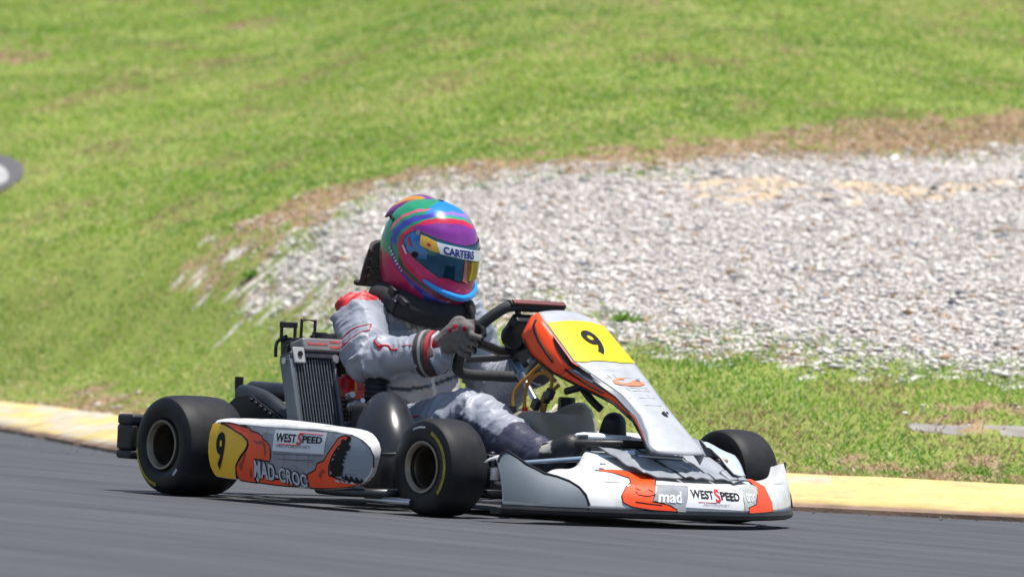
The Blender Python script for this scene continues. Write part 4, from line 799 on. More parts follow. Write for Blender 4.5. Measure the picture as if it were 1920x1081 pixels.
decal('number_plate', [(.092,-.97),(.0875,-.5),(.085,0),(.085,.5),(.092,.93),(.15,.95),(.24,.97),(.335,.98),(.352,.5),(.350,0),(.346,-.4),(.352,-.75),(.340,-.97),(.23,-.97),(.16,-.98)], pn(.0022), YEL, panel, (.05,.2))
lettering('number', '9', [(.312,-.12),(.302,.32),(.158,-.28),(.142,.26)], pn(.0036), INK, panel, .03)
LOGO = mat('faded_orange_print', (.72,.20,.09), rough=.45, var=.25, scale=40)
decal('emblem', [(.512,-.38),(.498,-.62),(.476,-.55),(.462,-.15),(.466,.10),(.474,.06),(.474,-.20),(.488,-.32),(.500,-.25),(.500,.05),(.486,.28),(.474,.34),(.470,.60),(.488,.62),(.492,.74),(.500,.62),(.514,.45),(.520,.1)], pn(.0022), LOGO, panel)
decal('emblem', [(.470,.44),(.478,.44),(.478,.58),(.470,.58)], pn(.0032), mat('blue_print', (.05,.08,.25)), panel)
LGL = mat('pale_grey_print', (.42,.43,.45), var=.2, scale=30)
for s0 in (.455,.525,.545,.60,.66): outline('print_joint', [(s0,-.7),(s0+.006,.1),(s0-.004,.7)], pn(.0006), .0011, LGL, panel, False)
for s0, v0 in ((.44,-.5),(.44,-.25),(.53,.3),(.53,-.2),(.57,.45)): outline('print_joint', [(s0,v0),(s0+.02,v0+.04)], pn(.0006), .0011, LGL, panel, False)
bp = pn(.004)(np.array([.725]), np.array([.55]))[0]
MB().lathe([(.0005,.004),(.006,.004),(.009,.001),(.011,-.003)], bp, 'z', 14).build('bolt', DKMET, panel)
MB().tube(catmull([(.90,-.03,.50),(.93,-.02,.44),(1.02,0,.34),(1.06,.02,.30)], 5), .011).build('panel_bracket', BLK, panel)
MB().tube([(.98,-.04,.345),(1.12,-.02,.38)], .010).build('panel_bracket', BLK, panel)
bevel(MB().box((.93,-.01,.455), (.05,.15,.07), Matrix.Rotation(.75, 4, 'Y')).build('panel_mount', BLK, panel), .008)
# ---- steering wheel: a D-shaped rim on a sloping column
SWC = np.array([.69, 0, .475]); SWU = np.array([.652, 0, .758]); SWN = np.array([-.758, 0, .652])       # centre, up along the rim, towards the driver
def sw(y, w, n=0.0): return SWC+np.array([0, y, 0])+SWU*w+SWN*n
rimp = catmull([sw(0,-.130), sw(-.085,-.130), sw(-.128,-.112), sw(-.150,-.055), sw(-.154,.0), sw(-.138,.058), sw(-.105,.108), sw(-.075,.126), sw(0,.128), sw(.075,.126), sw(.105,.108), sw(.138,.058), sw(.154,0), sw(.150,-.055), sw(.128,-.112), sw(.085,-.130)], 5, True)
GRIP = mat('suede_grip', (.030,.030,.033), rough=.75, var=.3, scale=60, bump=.3)
stw = MB().tube(rimp, .0155, 12, closed=True).build('steering_wheel', GRIP, kart, 60)
tp_ = MB().loft([[sw(y,.116,-.010), sw(y,.142,-.012), sw(y,.145,.004), sw(y,.134,.017), sw(y,.113,.014)] for y in np.linspace(-.088, .108, 9)])
bevel(tp_.build('top_pad', BLK, stw, 30), .003)
MB().loft([[sw(y,.1435,-.012), sw(y,.1475,-.010), sw(y,.1480,.002), sw(y,.1455,.006)] for y in np.linspace(-.082, .104, 7)]).build('pad_trim', mat('dull_red_trim', (.16,.035,.035), rough=.5), stw, 30)
sp = MB()
sp.tube([sw(-.145,.0,0), sw(-.06,-.012,-.03), sw(0,0,-.045)], .008, 8, flat=1.8); sp.tube([sw(.145,.0,0), sw(.06,-.012,-.03), sw(0,0,-.045)], .008, 8, flat=1.8)
sp.tube([sw(-.05,.12,0), sw(-.02,.05,-.035), sw(0,0,-.045)], .008, 8, flat=1.8); sp.tube([sw(.05,.12,0), sw(.02,.05,-.035), sw(0,0,-.045)], .008, 8, flat=1.8)
sp.tube([sw(-.12,-.075,0), sw(-.05,-.04,-.03), sw(0,-.01,-.045)], .006, 8, flat=1.6)
sp.build('spoke', DKMET, stw)
hb = MB().tube([sw(0,0,-.065), sw(0,0,-.02)], .030, 18); bevel(hb.build('hub', BLK, stw), .003)
dsp = MB().box(tuple(sw(-.01,.075,-.030)), (.075,.12,.035), Matrix.Rotation(math.atan2(.758,.652)*-1+math.pi/2*0, 4, 'Y')); bevel(dsp.build('display', BLK, stw), .006)
MB().lathe([(.0005,-.012),(.030,-.012),(.034,-.004),(.034,.01),(.0005,.012)], tuple(sw(-.058,.055,-.045)), 'x', 18).build('control_knob', BLK, stw)
MB().box(tuple(sw(-.03,.035,-.012)), (.012,.018,.008)).build('button', ALU, stw)
col_ = [np.array([.705,-.004,.425]), np.array([.918,0,.190])]
MB().cyl(col_[0], col_[1], .0095, seg=14).build('steering_column', CHROME, kart)
cd = (col_[1]-col_[0]); cd /= np.linalg.norm(cd)
bevel(MB().tube([col_[0]-cd*.02, col_[0]+cd*.055], .017, 6).build('column_clamp', mat('blue_anodised', (.22,.33,.48), rough=.3, metal=.8), kart, 30), .002)
MB().tube([col_[0]+cd*.055, col_[0]+cd*.075], .0135, 14).build('column_collar', CHROME, kart)
MB().tube([col_[0]+cd*.12, col_[0]+cd*.30], .0118, 10).build('column_sleeve', DKMET, kart) if False else None
MB().tube([(.90,-.05,.235),(1.02,-.02,.07)], .009).build('column_support', DKMET, kart)
# ---- fuel tank between the driver's legs
rings = []
for z, x0, x1, hw in [(.055,.80,.99,.090),(.10,.790,.995,.105),(.18,.785,.985,.110),(.245,.788,.965,.110),(.275,.800,.945,.102),(.284,.815,.93,.088)]:
    cx = (x0+x1)/2; hx = (x1-x0)/2
    rings.append([(cx+hx*math.copysign(abs(math.cos(a))**.45, math.cos(a)), hw*math.copysign(abs(math.sin(a))**.45, math.sin(a))+.005, z+(.024 if math.sin(a) > .2 else 0)*sstep(.2, .28, z)) for a in np.linspace(0, 2*math.pi, 33)[:-1]])
tank = MB().loft(rings).build('fuel_tank', mat('milky_plastic', (.36,.325,.25), rough=.35, var=.14, scale=7, transl=.15, dirt=.3, dirtcol=(.33,.27,.18)), kart, 50)
MB().lathe([(.0005,.03),(.020,.03),(.024,.026),(.024,.0),(.028,-.006)], (.865,.062,.298), 'z', 22).build('filler_cap', BLK, tank)
MB().tube(catmull([(.885,.02,.275),(.90,.04,.292),(.915,.075,.30),(.90,.10,.285)], 4), .016).build('tank_shoulder', MATS['milky_plastic'], tank)
MB().lathe([(.0005,.02),(.008,.02),(.010,.0),(.010,-.01)], (.815,-.045,.275), 'z', 12).build('red_fitting', mat('red_anodised', (.5,.02,.02), rough=.3, metal=.5), tank)
MB().lathe([(.0005,.025),(.009,.025),(.012,.0),(.012,-.01)], (.80,-.075,.272), 'z', 12).build('black_fitting', BLK, tank)
HOSE = mat('amber_fuel_hose', (.48,.25,.035), rough=.3, var=.2, scale=40, transl=.2)
for P in ([(.815,-.045,.285),(.812,-.045,.33),(.83,-.04,.375),(.87,-.03,.392),(.90,-.01,.37)], [(.80,-.075,.29),(.80,-.07,.34),(.835,-.05,.385),(.87,-.03,.425)], [(.86,-.02,.275),(.87,-.03,.315),(.90,-.03,.345),(.905,-.03,.385),(.88,-.04,.40)], [(.84,.0,.275),(.86,0,.33),(.90,0,.36)]):
    MB().tube(catmull(P, 6), .0055, 8).build('fuel_hose', HOSE, kart)
for P in ((.855,-.04,.305), (.90,-.03,.335), (.875,-.02,.325)): bevel(MB().box(P, (.022,.02,.03), Matrix.Rotation(.5, 4, 'Y')).build('hose_clamp', DKMET, kart), .003)
# ---- seat
rings = []
for x, z, hw, d in [(.10,.47,.13,.02),(.08,.40,.165,.03),(.075,.30,.18,.05),(.085,.20,.185,.08),(.12,.11,.185,.11),(.20,.06,.185,.13),(.34,.045,.185,.12),(.46,.06,.18,.08),(.50,.075,.17,.03)]:
    rings.append([(x+ (.0 if abs(t) < .6 else (abs(t)-.6)*d*1.6), hw*t, z+(max(0, abs(t)-.55)/.45)**1.5*d*(1.0 if x > .1 else .2)) for t in np.linspace(-1, 1, 17)])
seat = MB().loft(rings, False, False).build('seat', BLK, kart, 60); seat.modifiers.new('thickness', 'SOLIDIFY').thickness = .008
# ---- radiator on the driver's right: tilted core of vertical fins in an aluminium frame
RB, RT = np.array([.395, 0, .165]), np.array([.322, 0, .405]); rd_ = (RT-RB)/np.linalg.norm(RT-RB); rn_ = np.array([rd_[2], 0, -rd_[0]])     # rn_ faces forward
def rp(y, h, n=0.0): return RB+rd_*h+rn_*n+np.array([0, y, 0])
def rbox(mb, y0, y1, h0, h1, n0, n1):
    V = [rp(y, h, n) for n in (n0, n1) for h in (h0, h1) for y in (y0, y1)]
    return mb.add(V, [(0,1,3,2),(4,6,7,5),(0,4,5,1),(2,3,7,6),(0,2,6,4),(1,5,7,3)])
RL = .2509
rad = MB(); rbox(rad, -.478, -.338, .0, RL, -.036, -.012); radiator = rad.build('radiator', mat('radiator_core', (.012,.014,.02), rough=.5, var=.3, scale=60), kart, 30)
RAL = mat('radiator_aluminium', (.105,.12,.14), rough=.5, metal=.1, var=.14, scale=20)
for y0, y1 in ((-.492,-.477), (-.339,-.330)):
    q = MB(); rbox(q, y0, y1, -.02, RL+.004, -.045, .003); bevel(q.build('frame_rail', RAL, radiator, 30), .003)
q = MB(); rbox(q, -.490, -.331, RL-.006, RL+.012, -.044, .006); bevel(q.build('frame_rail', DKMET, radiator, 30), .003)
FIN = mat('radiator_fin', (.17,.185,.21), rough=.4, metal=.6, var=.2, scale=30)
fin_me = None
for i in range(14):
    y = -.471+i*.0101; q = MB(); rbox(q, y-.0016, y+.0016, .0, RL-.006, -.014, -.003)
    q.build('fin', FIN, radiator, 30)
for h in (.06,.12,.18):
    q = MB(); rbox(q, -.477, -.339, h-.002, h+.002, -.02, -.008); q.build('cross_fin', DKMET, radiator, 30)
q = MB(); rbox(q, -.445, -.285, RL+.013, RL+.052, -.05, .012); bevel(q.build('header_tank', mat('smoked_plastic', (.20,.19,.195), rough=.3, var=.2, scale=16, dirt=.4), radiator, 30), .006, 3)
for s0, s1, h_ in ((-.43,-.36,.034),(-.35,-.318,.042),(-.352,-.316,.026)):
    q = MB(); rbox(q, s0, s1, RL+h_-.003, RL+h_+.003, .0121, .0132); q.build('red_mark', mat('faded_red_print', (.45,.07,.06), rough=.5, var=.3, scale=60), radiator, 30)
q = MB(); rbox(q, -.482, -.442, RL-.022, RL+.024, .004, .010); br = q.build('corner_bracket', mat('pale_alloy', (.34,.35,.36), rough=.55, metal=0, var=.15), radiator, 30); bevel(br, .004)
MB().tube([rp(-.46, RL+.004, .011), rp(-.46, RL+.004, .014)], .008, 10).build('bracket_hole', INK, radiator)
for hy in (RL-.01,): MB().tube([rp(-.492, hy, -.02), rp(-.497, hy, -.02)], .009, 12).build('bolt', STEEL, radiator)
MB().tube([rp(-.335, RL-.006, .0), rp(-.335, RL-.006, .010)], .012, 12).build('hose_spigot', ALU, radiator)
# clamps and loops standing behind the radiator's top
clip = MB()
def ring4(c, w, h, r, ax):
    c = np.array(c); u = np.array(ax); return catmull([c-u*w, c-u*w+np.array([0,0,h]), c+u*w+np.array([0,0,h]), c+u*w], 1, True)
clip.tube(ring4((.20,-.405,.445), .020, .052, .004, (.3,.95,0)), .0065, 6, closed=True); clip.tube(ring4((.225,-.355,.455), .020, .052, .004, (.3,.95,0)), .0060, 6, closed=True); clip.box((.20,-.405,.490), (.02,.05,.016)); clip.box((.21,-.37,.428), (.04,.10,.035))
clip.box((.205,-.385,.442), (.05,.06,.028)); clip.box((.21,-.40,.420), (.03,.05,.03)); clip.cyl((.235,-.34,.43), (.235,-.34,.465), .012); clip.tube(catmull([(.18,-.43,.40),(.17,-.42,.44),(.19,-.40,.46)], 4), .005)
clip.box((.245,-.33,.468), (.03,.03,.012))
bevel(clip.build('coil_bracket', BLK, kart, 30), .002)
MB().lathe([(.0005,.018),(.022,.018),(.026,.013),(.026,-.016),(.020,-.02),(.0005,-.02)], (.265,-.315,.455), 'z', 18).build('overflow_bottle', BLK, kart)
MB().tube(catmull([(.265,-.315,.445),(.27,-.315,.425),(.29,-.33,.41)], 4), .007).build('overflow_hose', BLK, kart)
# ---- engine
en = MB(); en.box((.30,-.255,.155), (.20,.13,.15)); en.cyl((.36,-.335,.16), (.36,-.20,.16), .06, seg=24); en.cyl((.27,-.33,.15), (.27,-.30,.15), .055, seg=24)
engine = bevel(en.build('engine', ALU, kart, 35), .006)
cy = MB()
for i in range(6): cy.box((.285,-.25,.225+i*.013), (.105,.105,.006))
cy.cyl((.285,-.25,.215), (.285,-.25,.30), .040, seg=20); cy.build('cylinder', DKMET, engine)
rh = MB(); rh.cyl((.285,-.25,.318), (.285,-.25,.352), .046, .036, seg=24); rh.box((.30,-.265,.308), (.09,.08,.028)); rh.cyl((.285,-.25,.35), (.285,-.25,.36), .02, seg=14); bevel(rh.build('cylinder_head', mat('red_cast_head', (.62,.015,.012), rough=.35, var=.12, scale=40), engine, 35), .004)
MB().cyl((.285,-.25,.355), (.295,-.255,.385), .010, .007).build('spark_plug_cap', DKMET, engine)
MB().tube(catmull([(.295,-.255,.385),(.33,-.265,.385),(.352,-.275,.355),(.36,-.28,.31)], 5), .0045, 8).build('ignition_lead', mat('orange_lead', (.75,.32,.03), rough=.4), engine)
for (p_, r_, m_) in [((.39,-.30,.27), .018, ALU), ((.42,-.29,.245), .014, DKMET), ((.40,-.31,.215), .020, DKMET), ((.43,-.30,.20), .012, mat('brass', (.55,.38,.15), rough=.35, metal=.9)), ((.385,-.315,.30), .010, ALU), ((.42,-.305,.285), .008, CHROME)]:
    MB().cyl((p_[0]-.015, p_[1], p_[2]), (p_[0]+.02, p_[1]-.012, p_[2]+.006), r_, r_*.85, 14).build('carburettor_fitting', m_, engine)
bevel(MB().box((.405,-.285,.24), (.06,.06,.075)).build('carburettor', DKMET, engine), .006)
bel = []
for i in range(12): bel.append((.034+(.004 if i % 2 else 0), .285+i*.0068))
MB().lathe([(.0005, bel[0][1])]+bel+[(.0005, bel[-1][1])], (.432,-.262,-.005), 'z', 22).build('intake_boot', BLK, engine, 30)
MB().tube(catmull([(.432,-.262,.345),(.42,-.255,.37),(.39,-.25,.38)], 4), .022).build('intake_elbow', BLK, engine)
MB().lathe([(.0005,0),(.012,0),(.012,.03),(.0005,.03)], (.462,-.275,.362), 'z', 12).build('chrome_nut', CHROME, engine)
bevel(MB().box((.48,-.30,.20), (.12,.10,.17)).build('crankcase_cover', DKMET, engine), .02, 3)
# airbox: tall rounded moulding beside the driver's hip
rings = []
for z, cx, cy_, rx, ry in [(.045,.665,-.40,.100,.075),(.10,.668,-.40,.106,.080),(.15,.664,-.40,.108,.080),(.20,.652,-.395,.100,.076),(.245,.635,-.385,.084,.066),(.285,.617,-.372,.060,.050),(.310,.604,-.362,.036,.032),(.3205,.597,-.357,.012,.012)]:
    rings.append([(cx+rx*math.copysign(abs(math.cos(a))**.85, math.cos(a)), cy_+ry*math.copysign(abs(math.sin(a))**.85, math.sin(a)), z) for a in np.linspace(0, 2*math.pi, 41)[:-1]])
ab_ = MB().loft(rings).build('airbox', mat('gloss_black_moulding', (.020,.021,.024), rough=.26, var=.15, scale=12, dirt=.35, dirtcol=(.06,.06,.065), dscale=6), kart, 60)
MB().tube(catmull([(.765,-.44,.155),(.75,-.475,.153),(.68,-.482,.152),(.60,-.475,.153)], 6), .004, 6).build('seam', DKMET, ab_)
# ---- exhaust running back past the rear wheel
EXH = mat('exhaust_steel', (.055,.057,.062), rough=.38, metal=.7, var=.25, scale=14, dirt=.3, dirtcol=(.1,.08,.06))
ex = MB(); ex.tube(catmull([(.27,-.36,.195),(.20,-.36,.214),(.12,-.36,.246),(.05,-.36,.272),(-.02,-.355,.286),(-.07,-.35,.288)], 6), [.020+.008*min(1, i/14) for i in range(31)], 18); exo = ex.build('exhaust_pipe', EXH, kart)
MB().tube([(-.225,-.20,.300),(.12,-.20,.296),(.22,-.22,.285)], [.026,.028,.024], 18).build('silencer', EXH, kart)
MB().tube([(-.240,-.20,.300),(-.222,-.20,.300)], .019, 14).build('silencer_outlet', INK, kart)
MB().tube(catmull([(-.16,-.25,.283),(-.20,-.25,.283),(-.223,-.25,.295),(-.227,-.25,.336)], 5), .0130, 12).build('tailpipe', BLK, kart)
cg_ = MB().plate([(-.10,.20),(-.095,.245),(-.03,.286),(.03,.291),(.24,.205),(.24,.17),(-.06,.17)], -.402, -.395); bevel(cg_.build('chain_guard', BLK, kart, 30), .003)
for t in np.linspace(.05, .95, 9):
    bevel(MB().box((.03+.20*t, -.404, .280-.082*t), (.014,.006,.010), Matrix.Rotation(.4, 4, 'Y')).build('guard_slot', DKMET, kart), .002)
# ---- pedals, brake rod, tubes round the feet
for sg in (-1, 1):
    p = MB(); p.tube(catmull([(1.13,.165*sg,.075),(1.15,.165*sg,.12),(1.145,.16*sg,.185),(1.15,.15*sg,.225),(1.17,.10*sg,.232),(1.19,.06*sg,.228)] if sg < 0 else [(1.13,.165,.075),(1.15,.165,.12),(1.15,.16,.19),(1.16,.13,.225)], 5), .008, 10)
    p.build('pedal', STEEL, kart)
MB().tube([(1.165,-.115,.226),(1.215,-.005,.224)], .0105, 12).build('pedal_bar', mat('bright_alloy', (.82,.84,.85), rough=.3, metal=.4), kart)
MB().tube([(1.09,-.28,.150),(1.20,-.165,.168),(1.30,-.06,.190)], [.006,.008,.012], 12).build('brake_rod', mat('blue_steel', (.42,.52,.62), rough=.3, metal=.8), kart)
MB().tube([(1.24,-.10,.185),(1.38,.04,.182)], .007, 12).build('heel_bar', STEEL, kart)
MB().tube(catmull([(1.12,-.18,.14),(1.13,-.18,.205),(1.15,-.165,.222),(1.17,-.15,.20),(1.17,-.15,.12)], 5), .0055, 8).build('pedal_return', STEEL, kart)
for k_ in range(2): MB().tube([(1.19+.03*k_,-.135+.02*k_,.085),(1.185+.03*k_,-.14+.02*k_,.165)], .009, 10).build('pedal_post', mat('pale_blue_alloy', (.45,.55,.66), rough=.35, metal=.6), kart)
# ================================================================ THE DRIVER
drv = empty('person', (.25, 0, .05)); tag(drv, 'seated kart driver in silver race suit and multicoloured helmet, both hands on the steering wheel', 'person')
def dchild(o):                      # parts are modelled in kart space
    o.parent = drv; o.matrix_parent_inverse = Matrix.Translation((-.25, 0, -.05)); return o
J = dict(pel=(.24,0,.165), waist=(.235,0,.30), chest=(.235,0,.43), neck=(.265,0,.565), head=(.30,0,.68),
         shR=(.245,-.190,.518), elR=(.400,-.275,.408), wrR=(.595,-.190,.432), shL=(.235,.195,.520), elL=(.275,.285,.330), wrL=(.585,.178,.418),
         hipR=(.29,-.095,.165), knR=(.735,-.165,.262), anR=(1.055,-.185,.165), hipL=(.29,.095,.165), knL=(.66,.205,.205), anL=(.99,.14,.14))
bones = [('torso','pel','waist',.125,.120),('torso','waist','chest',.118,.125),('torso','chest','neck',.125,.060),('neck','neck','head',.055,.075),
         ('upper','shR','elR',.070,.062),('fore','elR','wrR',.062,.047),('upper','shL','elL',.074,.062),('fore','elL','wrL',.068,.050),
         ('thigh','hipR','knR',.098,.074),('shin','knR','anR',.072,.050),('thigh','hipL','knL',.098,.074),('shin','knL','anL',.072,.046)]
b_ = MB()
for nm, p, q, r0, r1 in bones: b_.limb(J[p], r0, J[q], r1)
b_.blob((.235,0,.44), (.118,.185,.13)); b_.blob((.25,0,.31), (.125,.155,.12)); b_.blob((.24,0,.19), (.14,.175,.12)); b_.blob((.24,0,.535), (.085,.19,.06))
b_.blob((.36,0,.20), (.12,.14,.09))
body_me = remesh(b_, .0055, 5)
co = vco(body_me); no = vno(body_me)
# nearest bone of every point
best = np.full(len(co), 1e9); bi = np.zeros(len(co), int); bt = np.zeros(len(co))
for i, (nm, p, q, r0, r1) in enumerate(bones):
    A, B = np.array(J[p]), np.array(J[q]); d_ = B-A; t = np.clip(((co-A)@d_)/(d_@d_), 0, 1); dist = np.linalg.norm(co-(A+t[:, None]*d_), axis=1)-(r0+(r1-r0)*t)
    m_ = dist < best; best = np.where(m_, dist, best); bi = np.where(m_, i, bi); bt = np.where(m_, t, bt)
names = np.array([b[0] for b in bones])[bi]
# folds: cloth rings across the limb, strongest near the bends
disp = np.zeros(len(co))
for i, (nm, p, q, r0, r1) in enumerate(bones):
    m_ = bi == i
    if not m_.any(): continue
    A, B = np.array(J[p]), np.array(J[q]); ax = (B-A)/np.linalg.norm(B-A); P = co[m_]; along = (P-A)@ax; rad = P-A-along[:, None]*ax
    wp = fbm(P[:, 0]*9, P[:, 1]*9, P[:, 2]*9, 200+i, 2)
    sx = along*(26 if nm != 'torso' else 20)+wp*3.2
    n1 = vnoise(sx, rad[:, 0]*9, rad[:, 2]*9+rad[:, 1]*6, 210+i); rg = 1-np.abs(2*n1-1)
    n2 = fbm(P[:, 0]*16, P[:, 1]*16, P[:, 2]*16, 230+i, 2)
    k_ = .4+.9*np.exp(-((bt[m_]-.0)/.35)**2)+.9*np.exp(-((bt[m_]-1)/.3)**2) if nm != 'torso' else 1.0
    k_ = k_*np.where((nm == 'shin')*(bt[m_] > .6), .35, 1.0) if nm == 'shin' else k_
    amp = {'torso': .016, 'upper': .013, 'fore': .015, 'thigh': .013, 'shin': .013, 'neck': 0}[nm]
    n3 = vnoise(sx*2.3+5, rad[:, 0]*14, rad[:, 2]*14+rad[:, 1]*9, 270+i); rg3 = 1-np.abs(2*n3-1)
    disp[m_] = (rg**2.6-.3)*amp*k_+(n2-.5)*amp*.8+(rg3**4-.15)*amp*.45*k_
co2 = co+no*disp[:, None]
body_me.vertices.foreach_set('co', co2.astype(np.float32).ravel())
# suit colours
sil = np.array([.285,.305,.355]); warm = np.array([.38,.37,.355]); navy = np.array([.042,.042,.072]); red = np.array([.52,.015,.02]); dred = np.array([.17,.008,.012])
cl = np.ones((len(co), 3))*sil
cl = np.where(((names == 'torso') & (co[:, 0] > .27) & (co[:, 2] < .40))[:, None], warm, cl)
low = (names == 'shin') | ((names == 'thigh') & (co[:, 2] < .185+.08*(fbm(co[:, 0]*6, co[:, 2]*6, 0, 250)-.5)) & (co[:, 0] > .5))
cl = np.where((low & ~((names == 'shin') & (bt < .62) & (no[:, 2] > .25)))[:, None], navy, cl)
cl = np.where((names == 'neck')[:, None], np.array([.03,.03,.032]), cl)
def near2(P2, line, w):
    d = np.full(len(P2), 9.0)
    for (x0, z0), (x1, z1) in zip(line[:-1], line[1:]):
        A = np.array([x0, z0]); D_ = np.array([x1, z1])-A; t = np.clip(((P2-A)@D_)/(D_@D_), 0, 1); d = np.minimum(d, np.linalg.norm(P2-A-t[:, None]*D_, axis=1))
    return d < w
side = co[:, [0, 2]]; outR = (co[:, 1] < -.16) & (no[:, 1] < .15)
armR = outR & np.isin(bi, [4, 5])
cl = np.where((np.isin(bi, [1, 2, 4]) & near2(side, [(.172,.45),(.168,.49),(.178,.530),(.215,.562),(.27,.580),(.33,.585)], .0155) & (co[:, 1] < -.10))[:, None], red, cl)
cl = np.where((np.isin(bi, [4]) & (co[:, 0] < .215) & (co[:, 2] < .50))[:, None], dred, cl)
tors = (names == 'torso') & (no[:, 0] > .2)
cl = np.where((tors & (np.abs(co[:, 2]-.345-.02*np.sin(co[:, 1]*14)) < .005))[:, None], np.array([.04,.04,.045]), cl)
cl = np.where((tors & (np.abs(co[:, 1]+.012) < .006) & (co[:, 2] < .5))[:, None], np.array([.62,.58,.52]), cl)
for yy, zz, ww in ((-.07,.50,.012), (-.045,.505,.010), (-.06,.455,.02), (.05,.47,.03)): cl = np.where((tors & (np.abs(co[:, 1]-yy) < ww) & (np.abs(co[:, 2]-zz) < .016) & (vnoise(co[:, 1]*120, co[:, 2]*90, 0, 77) > .45))[:, None], np.array([.70,.66,.58]), cl)
suit = mat('race_suit', attr='Col', rough=.48, var=.10, scale=26, bump=.3, bscale=110, spec=.5, dirt=.22, dirtcol=(.22,.22,.24), dscale=7)
body = dchild(link('body', body_me, suit, None, 180, cl))
from mathutils.bvhtree import BVHTree
_bv = BVHTree.FromPolygons([tuple(v) for v in co2], [tuple(p.vertices) for p in body_me.polygons])
def on_side(x, z, off=.0):
    hit = _bv.ray_cast(Vector((x, -1.0, z)), Vector((0, 1, 0)))
    return None if hit[0] is None else (hit[0].x, hit[0].y-off, hit[0].z)
def piping(name, pts, r, m, closed=False):
    P = catmull([(p[0], 0, p[1]) for p in pts], 8, closed); Q = [on_side(p[0], p[2], .0005) for p in P]; Q = [q for q in Q if q]
    if len(Q) < 3: return None
    if closed: Q.append(Q[0])
    o = MB().tube(Q, r, 6).build(name, m, None, 60); o.parent = body; return o
REDT = mat('red_stitching', (.50,.02,.035), rough=.7, var=.2, scale=60)
piping('pocket_piping', [(.318,.462),(.338,.483),(.385,.503),(.425,.514),(.433,.497),(.388,.474),(.332,.438)], .0022, REDT, True)
piping('sleeve_print', [(.452,.458),(.465,.452),(.478,.444),(.495,.446),(.510,.436),(.528,.436)], .0034, REDT)
piping('sleeve_print', [(.465,.452),(.480,.436),(.487,.442)], .0028, REDT)
piping('sleeve_print', [(.535,.447),(.552,.450),(.568,.450)], .0020, mat('pink_print', (.50,.16,.18), rough=.7))
V_ = []; F_ = []
for i_, t in enumerate(np.linspace(0, 1, 14)):
    x_ = .455+.125*t; zc = .240+.018*t; w_ = .0105*(1-t)+.001
    for s_ in (-1, 0, 1):
        q_ = on_side(x_, zc+s_*w_, .002); V_.append(q_ or (x_, -.26, zc+s_*w_))
    if i_: F_ += [(i_*3-3, i_*3-2, i_*3+1, i_*3), (i_*3-2, i_*3-1, i_*3+2, i_*3+1)]
raw('thigh_stripe', V_, F_, REDT, body, 60)

# ---- gloves and hands gripping the rim
def hand(sg, w0):
    G = sw(.153*sg, w0); t = SWU.copy(); o = np.array([0, sg*1.0, 0]); f_ = -SWN          # up along the rim, outboard, forward away from the driver
    wr = np.array(J['wrR' if sg < 0 else 'wrL']); h = MB()
    K = lambda i: G+t*(.034-.0225*i)+o*.024+f_*.004
    pc = G+o*.020-f_*.030-t*.004
    h.limb(wr, .037, pc, .034); h.blob(pc, (.040,.026,.044)); h.limb(pc+t*.018, .022, K(0), .017); h.limb(pc-t*.022, .022, K(3), .016); h.limb(pc, .024, (K(1)+K(2))/2, .019)
    tips = []
    for i, L in enumerate((1.0, 1.08, 1.02, .86)):
        k0 = K(i); k1 = k0+f_*.026*L+o*.004; k2 = k1+f_*.010*L-o*.026*L; k3 = k2-f_*.018*L-o*.012*L
        h.limb(k0, .0105, k1, .0094, 10); h.limb(k1, .0094, k2, .0087, 10); h.limb(k2, .0087, k3, .0080, 10); tips.append(k3)
    t0 = pc+t*.026-o*.012; t1 = t0+t*.022+f_*.022-o*.012; t2 = t1+f_*.026-o*.004+t*.004; t3 = t2+f_*.014-t*.006
    h.limb(t0, .015, t1, .012, 10); h.limb(t1, .012, t2, .0105, 10); h.limb(t2, .0105, t3, .0095, 10)
    me = remesh(h, .0026, 2); P = vco(me); N_ = vno(me); c = np.ones((len(P), 3))*np.array([.150,.138,.128])
    s = (P-wr)@((pc-wr)/np.linalg.norm(pc-wr))
    c = np.where((s < .012)[:, None], np.array([.03,.03,.034]), c); c = np.where(((s > .012) & (s < .038) & (N_[:, 1]*sg > -.3))[:, None], np.array([.42,.02,.03]), c)
    c = np.where((((P-G)@o < .006) & ((P-G)@f_ > -.02))[:, None], np.array([.02,.02,.022]), c)
    for i, ct in enumerate((pc+o*.028+t*.020+f_*.004, pc+o*.028+t*.002+f_*.002, pc+o*.028-t*.016+f_*.0, K(0)+o*.012)): c = np.where((np.linalg.norm(P-ct, axis=1) < .0085)[:, None], np.array([.30,.012,.03]) if i != 2 else np.array([.02,.02,.03]), c)
    me.vertices.foreach_set('co', (P+N_*((fbm(P[:, 0]*60, P[:, 1]*60, P[:, 2]*60, 300)-.5)*.003)[:, None]).astype(np.float32).ravel())
    gl = dchild(link('glove', me, mat('race_glove', attr='Col', rough=.8, var=.18, scale=60, bump=.4, bscale=200, spec=.2), None, 180, c))
    # gauntlet cuff over the sleeve
    ax = (pc-wr)/np.linalg.norm(pc-wr); el = np.array(J['elR' if sg < 0 else 'elL']); ax2 = (wr-el)/np.linalg.norm(wr-el)
    cf = MB().tube([wr-ax2*.040, wr-ax2*.02, wr+ax2*.0, wr+ax*.018], [.065,.066,.062,.046], 24).build('glove_cuff', mat('dark_cuff', (.045,.036,.038), rough=.8, var=.3, scale=40), None, 50); cf.parent = gl
    st = MB().tube([wr-ax2*.006, wr+ax2*.004], [.0640,.0605], 24).build('cuff_band', mat('red_band', (.30,.015,.025), rough=.7, var=.2, scale=40), None, 50); st.parent = gl
    s2_ = MB().tube([wr-ax2*.026, wr-ax2*.018], [.0668,.0668], 24).build('cuff_band', mat('grey_band', (.30,.29,.28), rough=.7, var=.2, scale=40), None, 50); s2_.parent = gl
hand(-1, .004); hand(1, -.03)

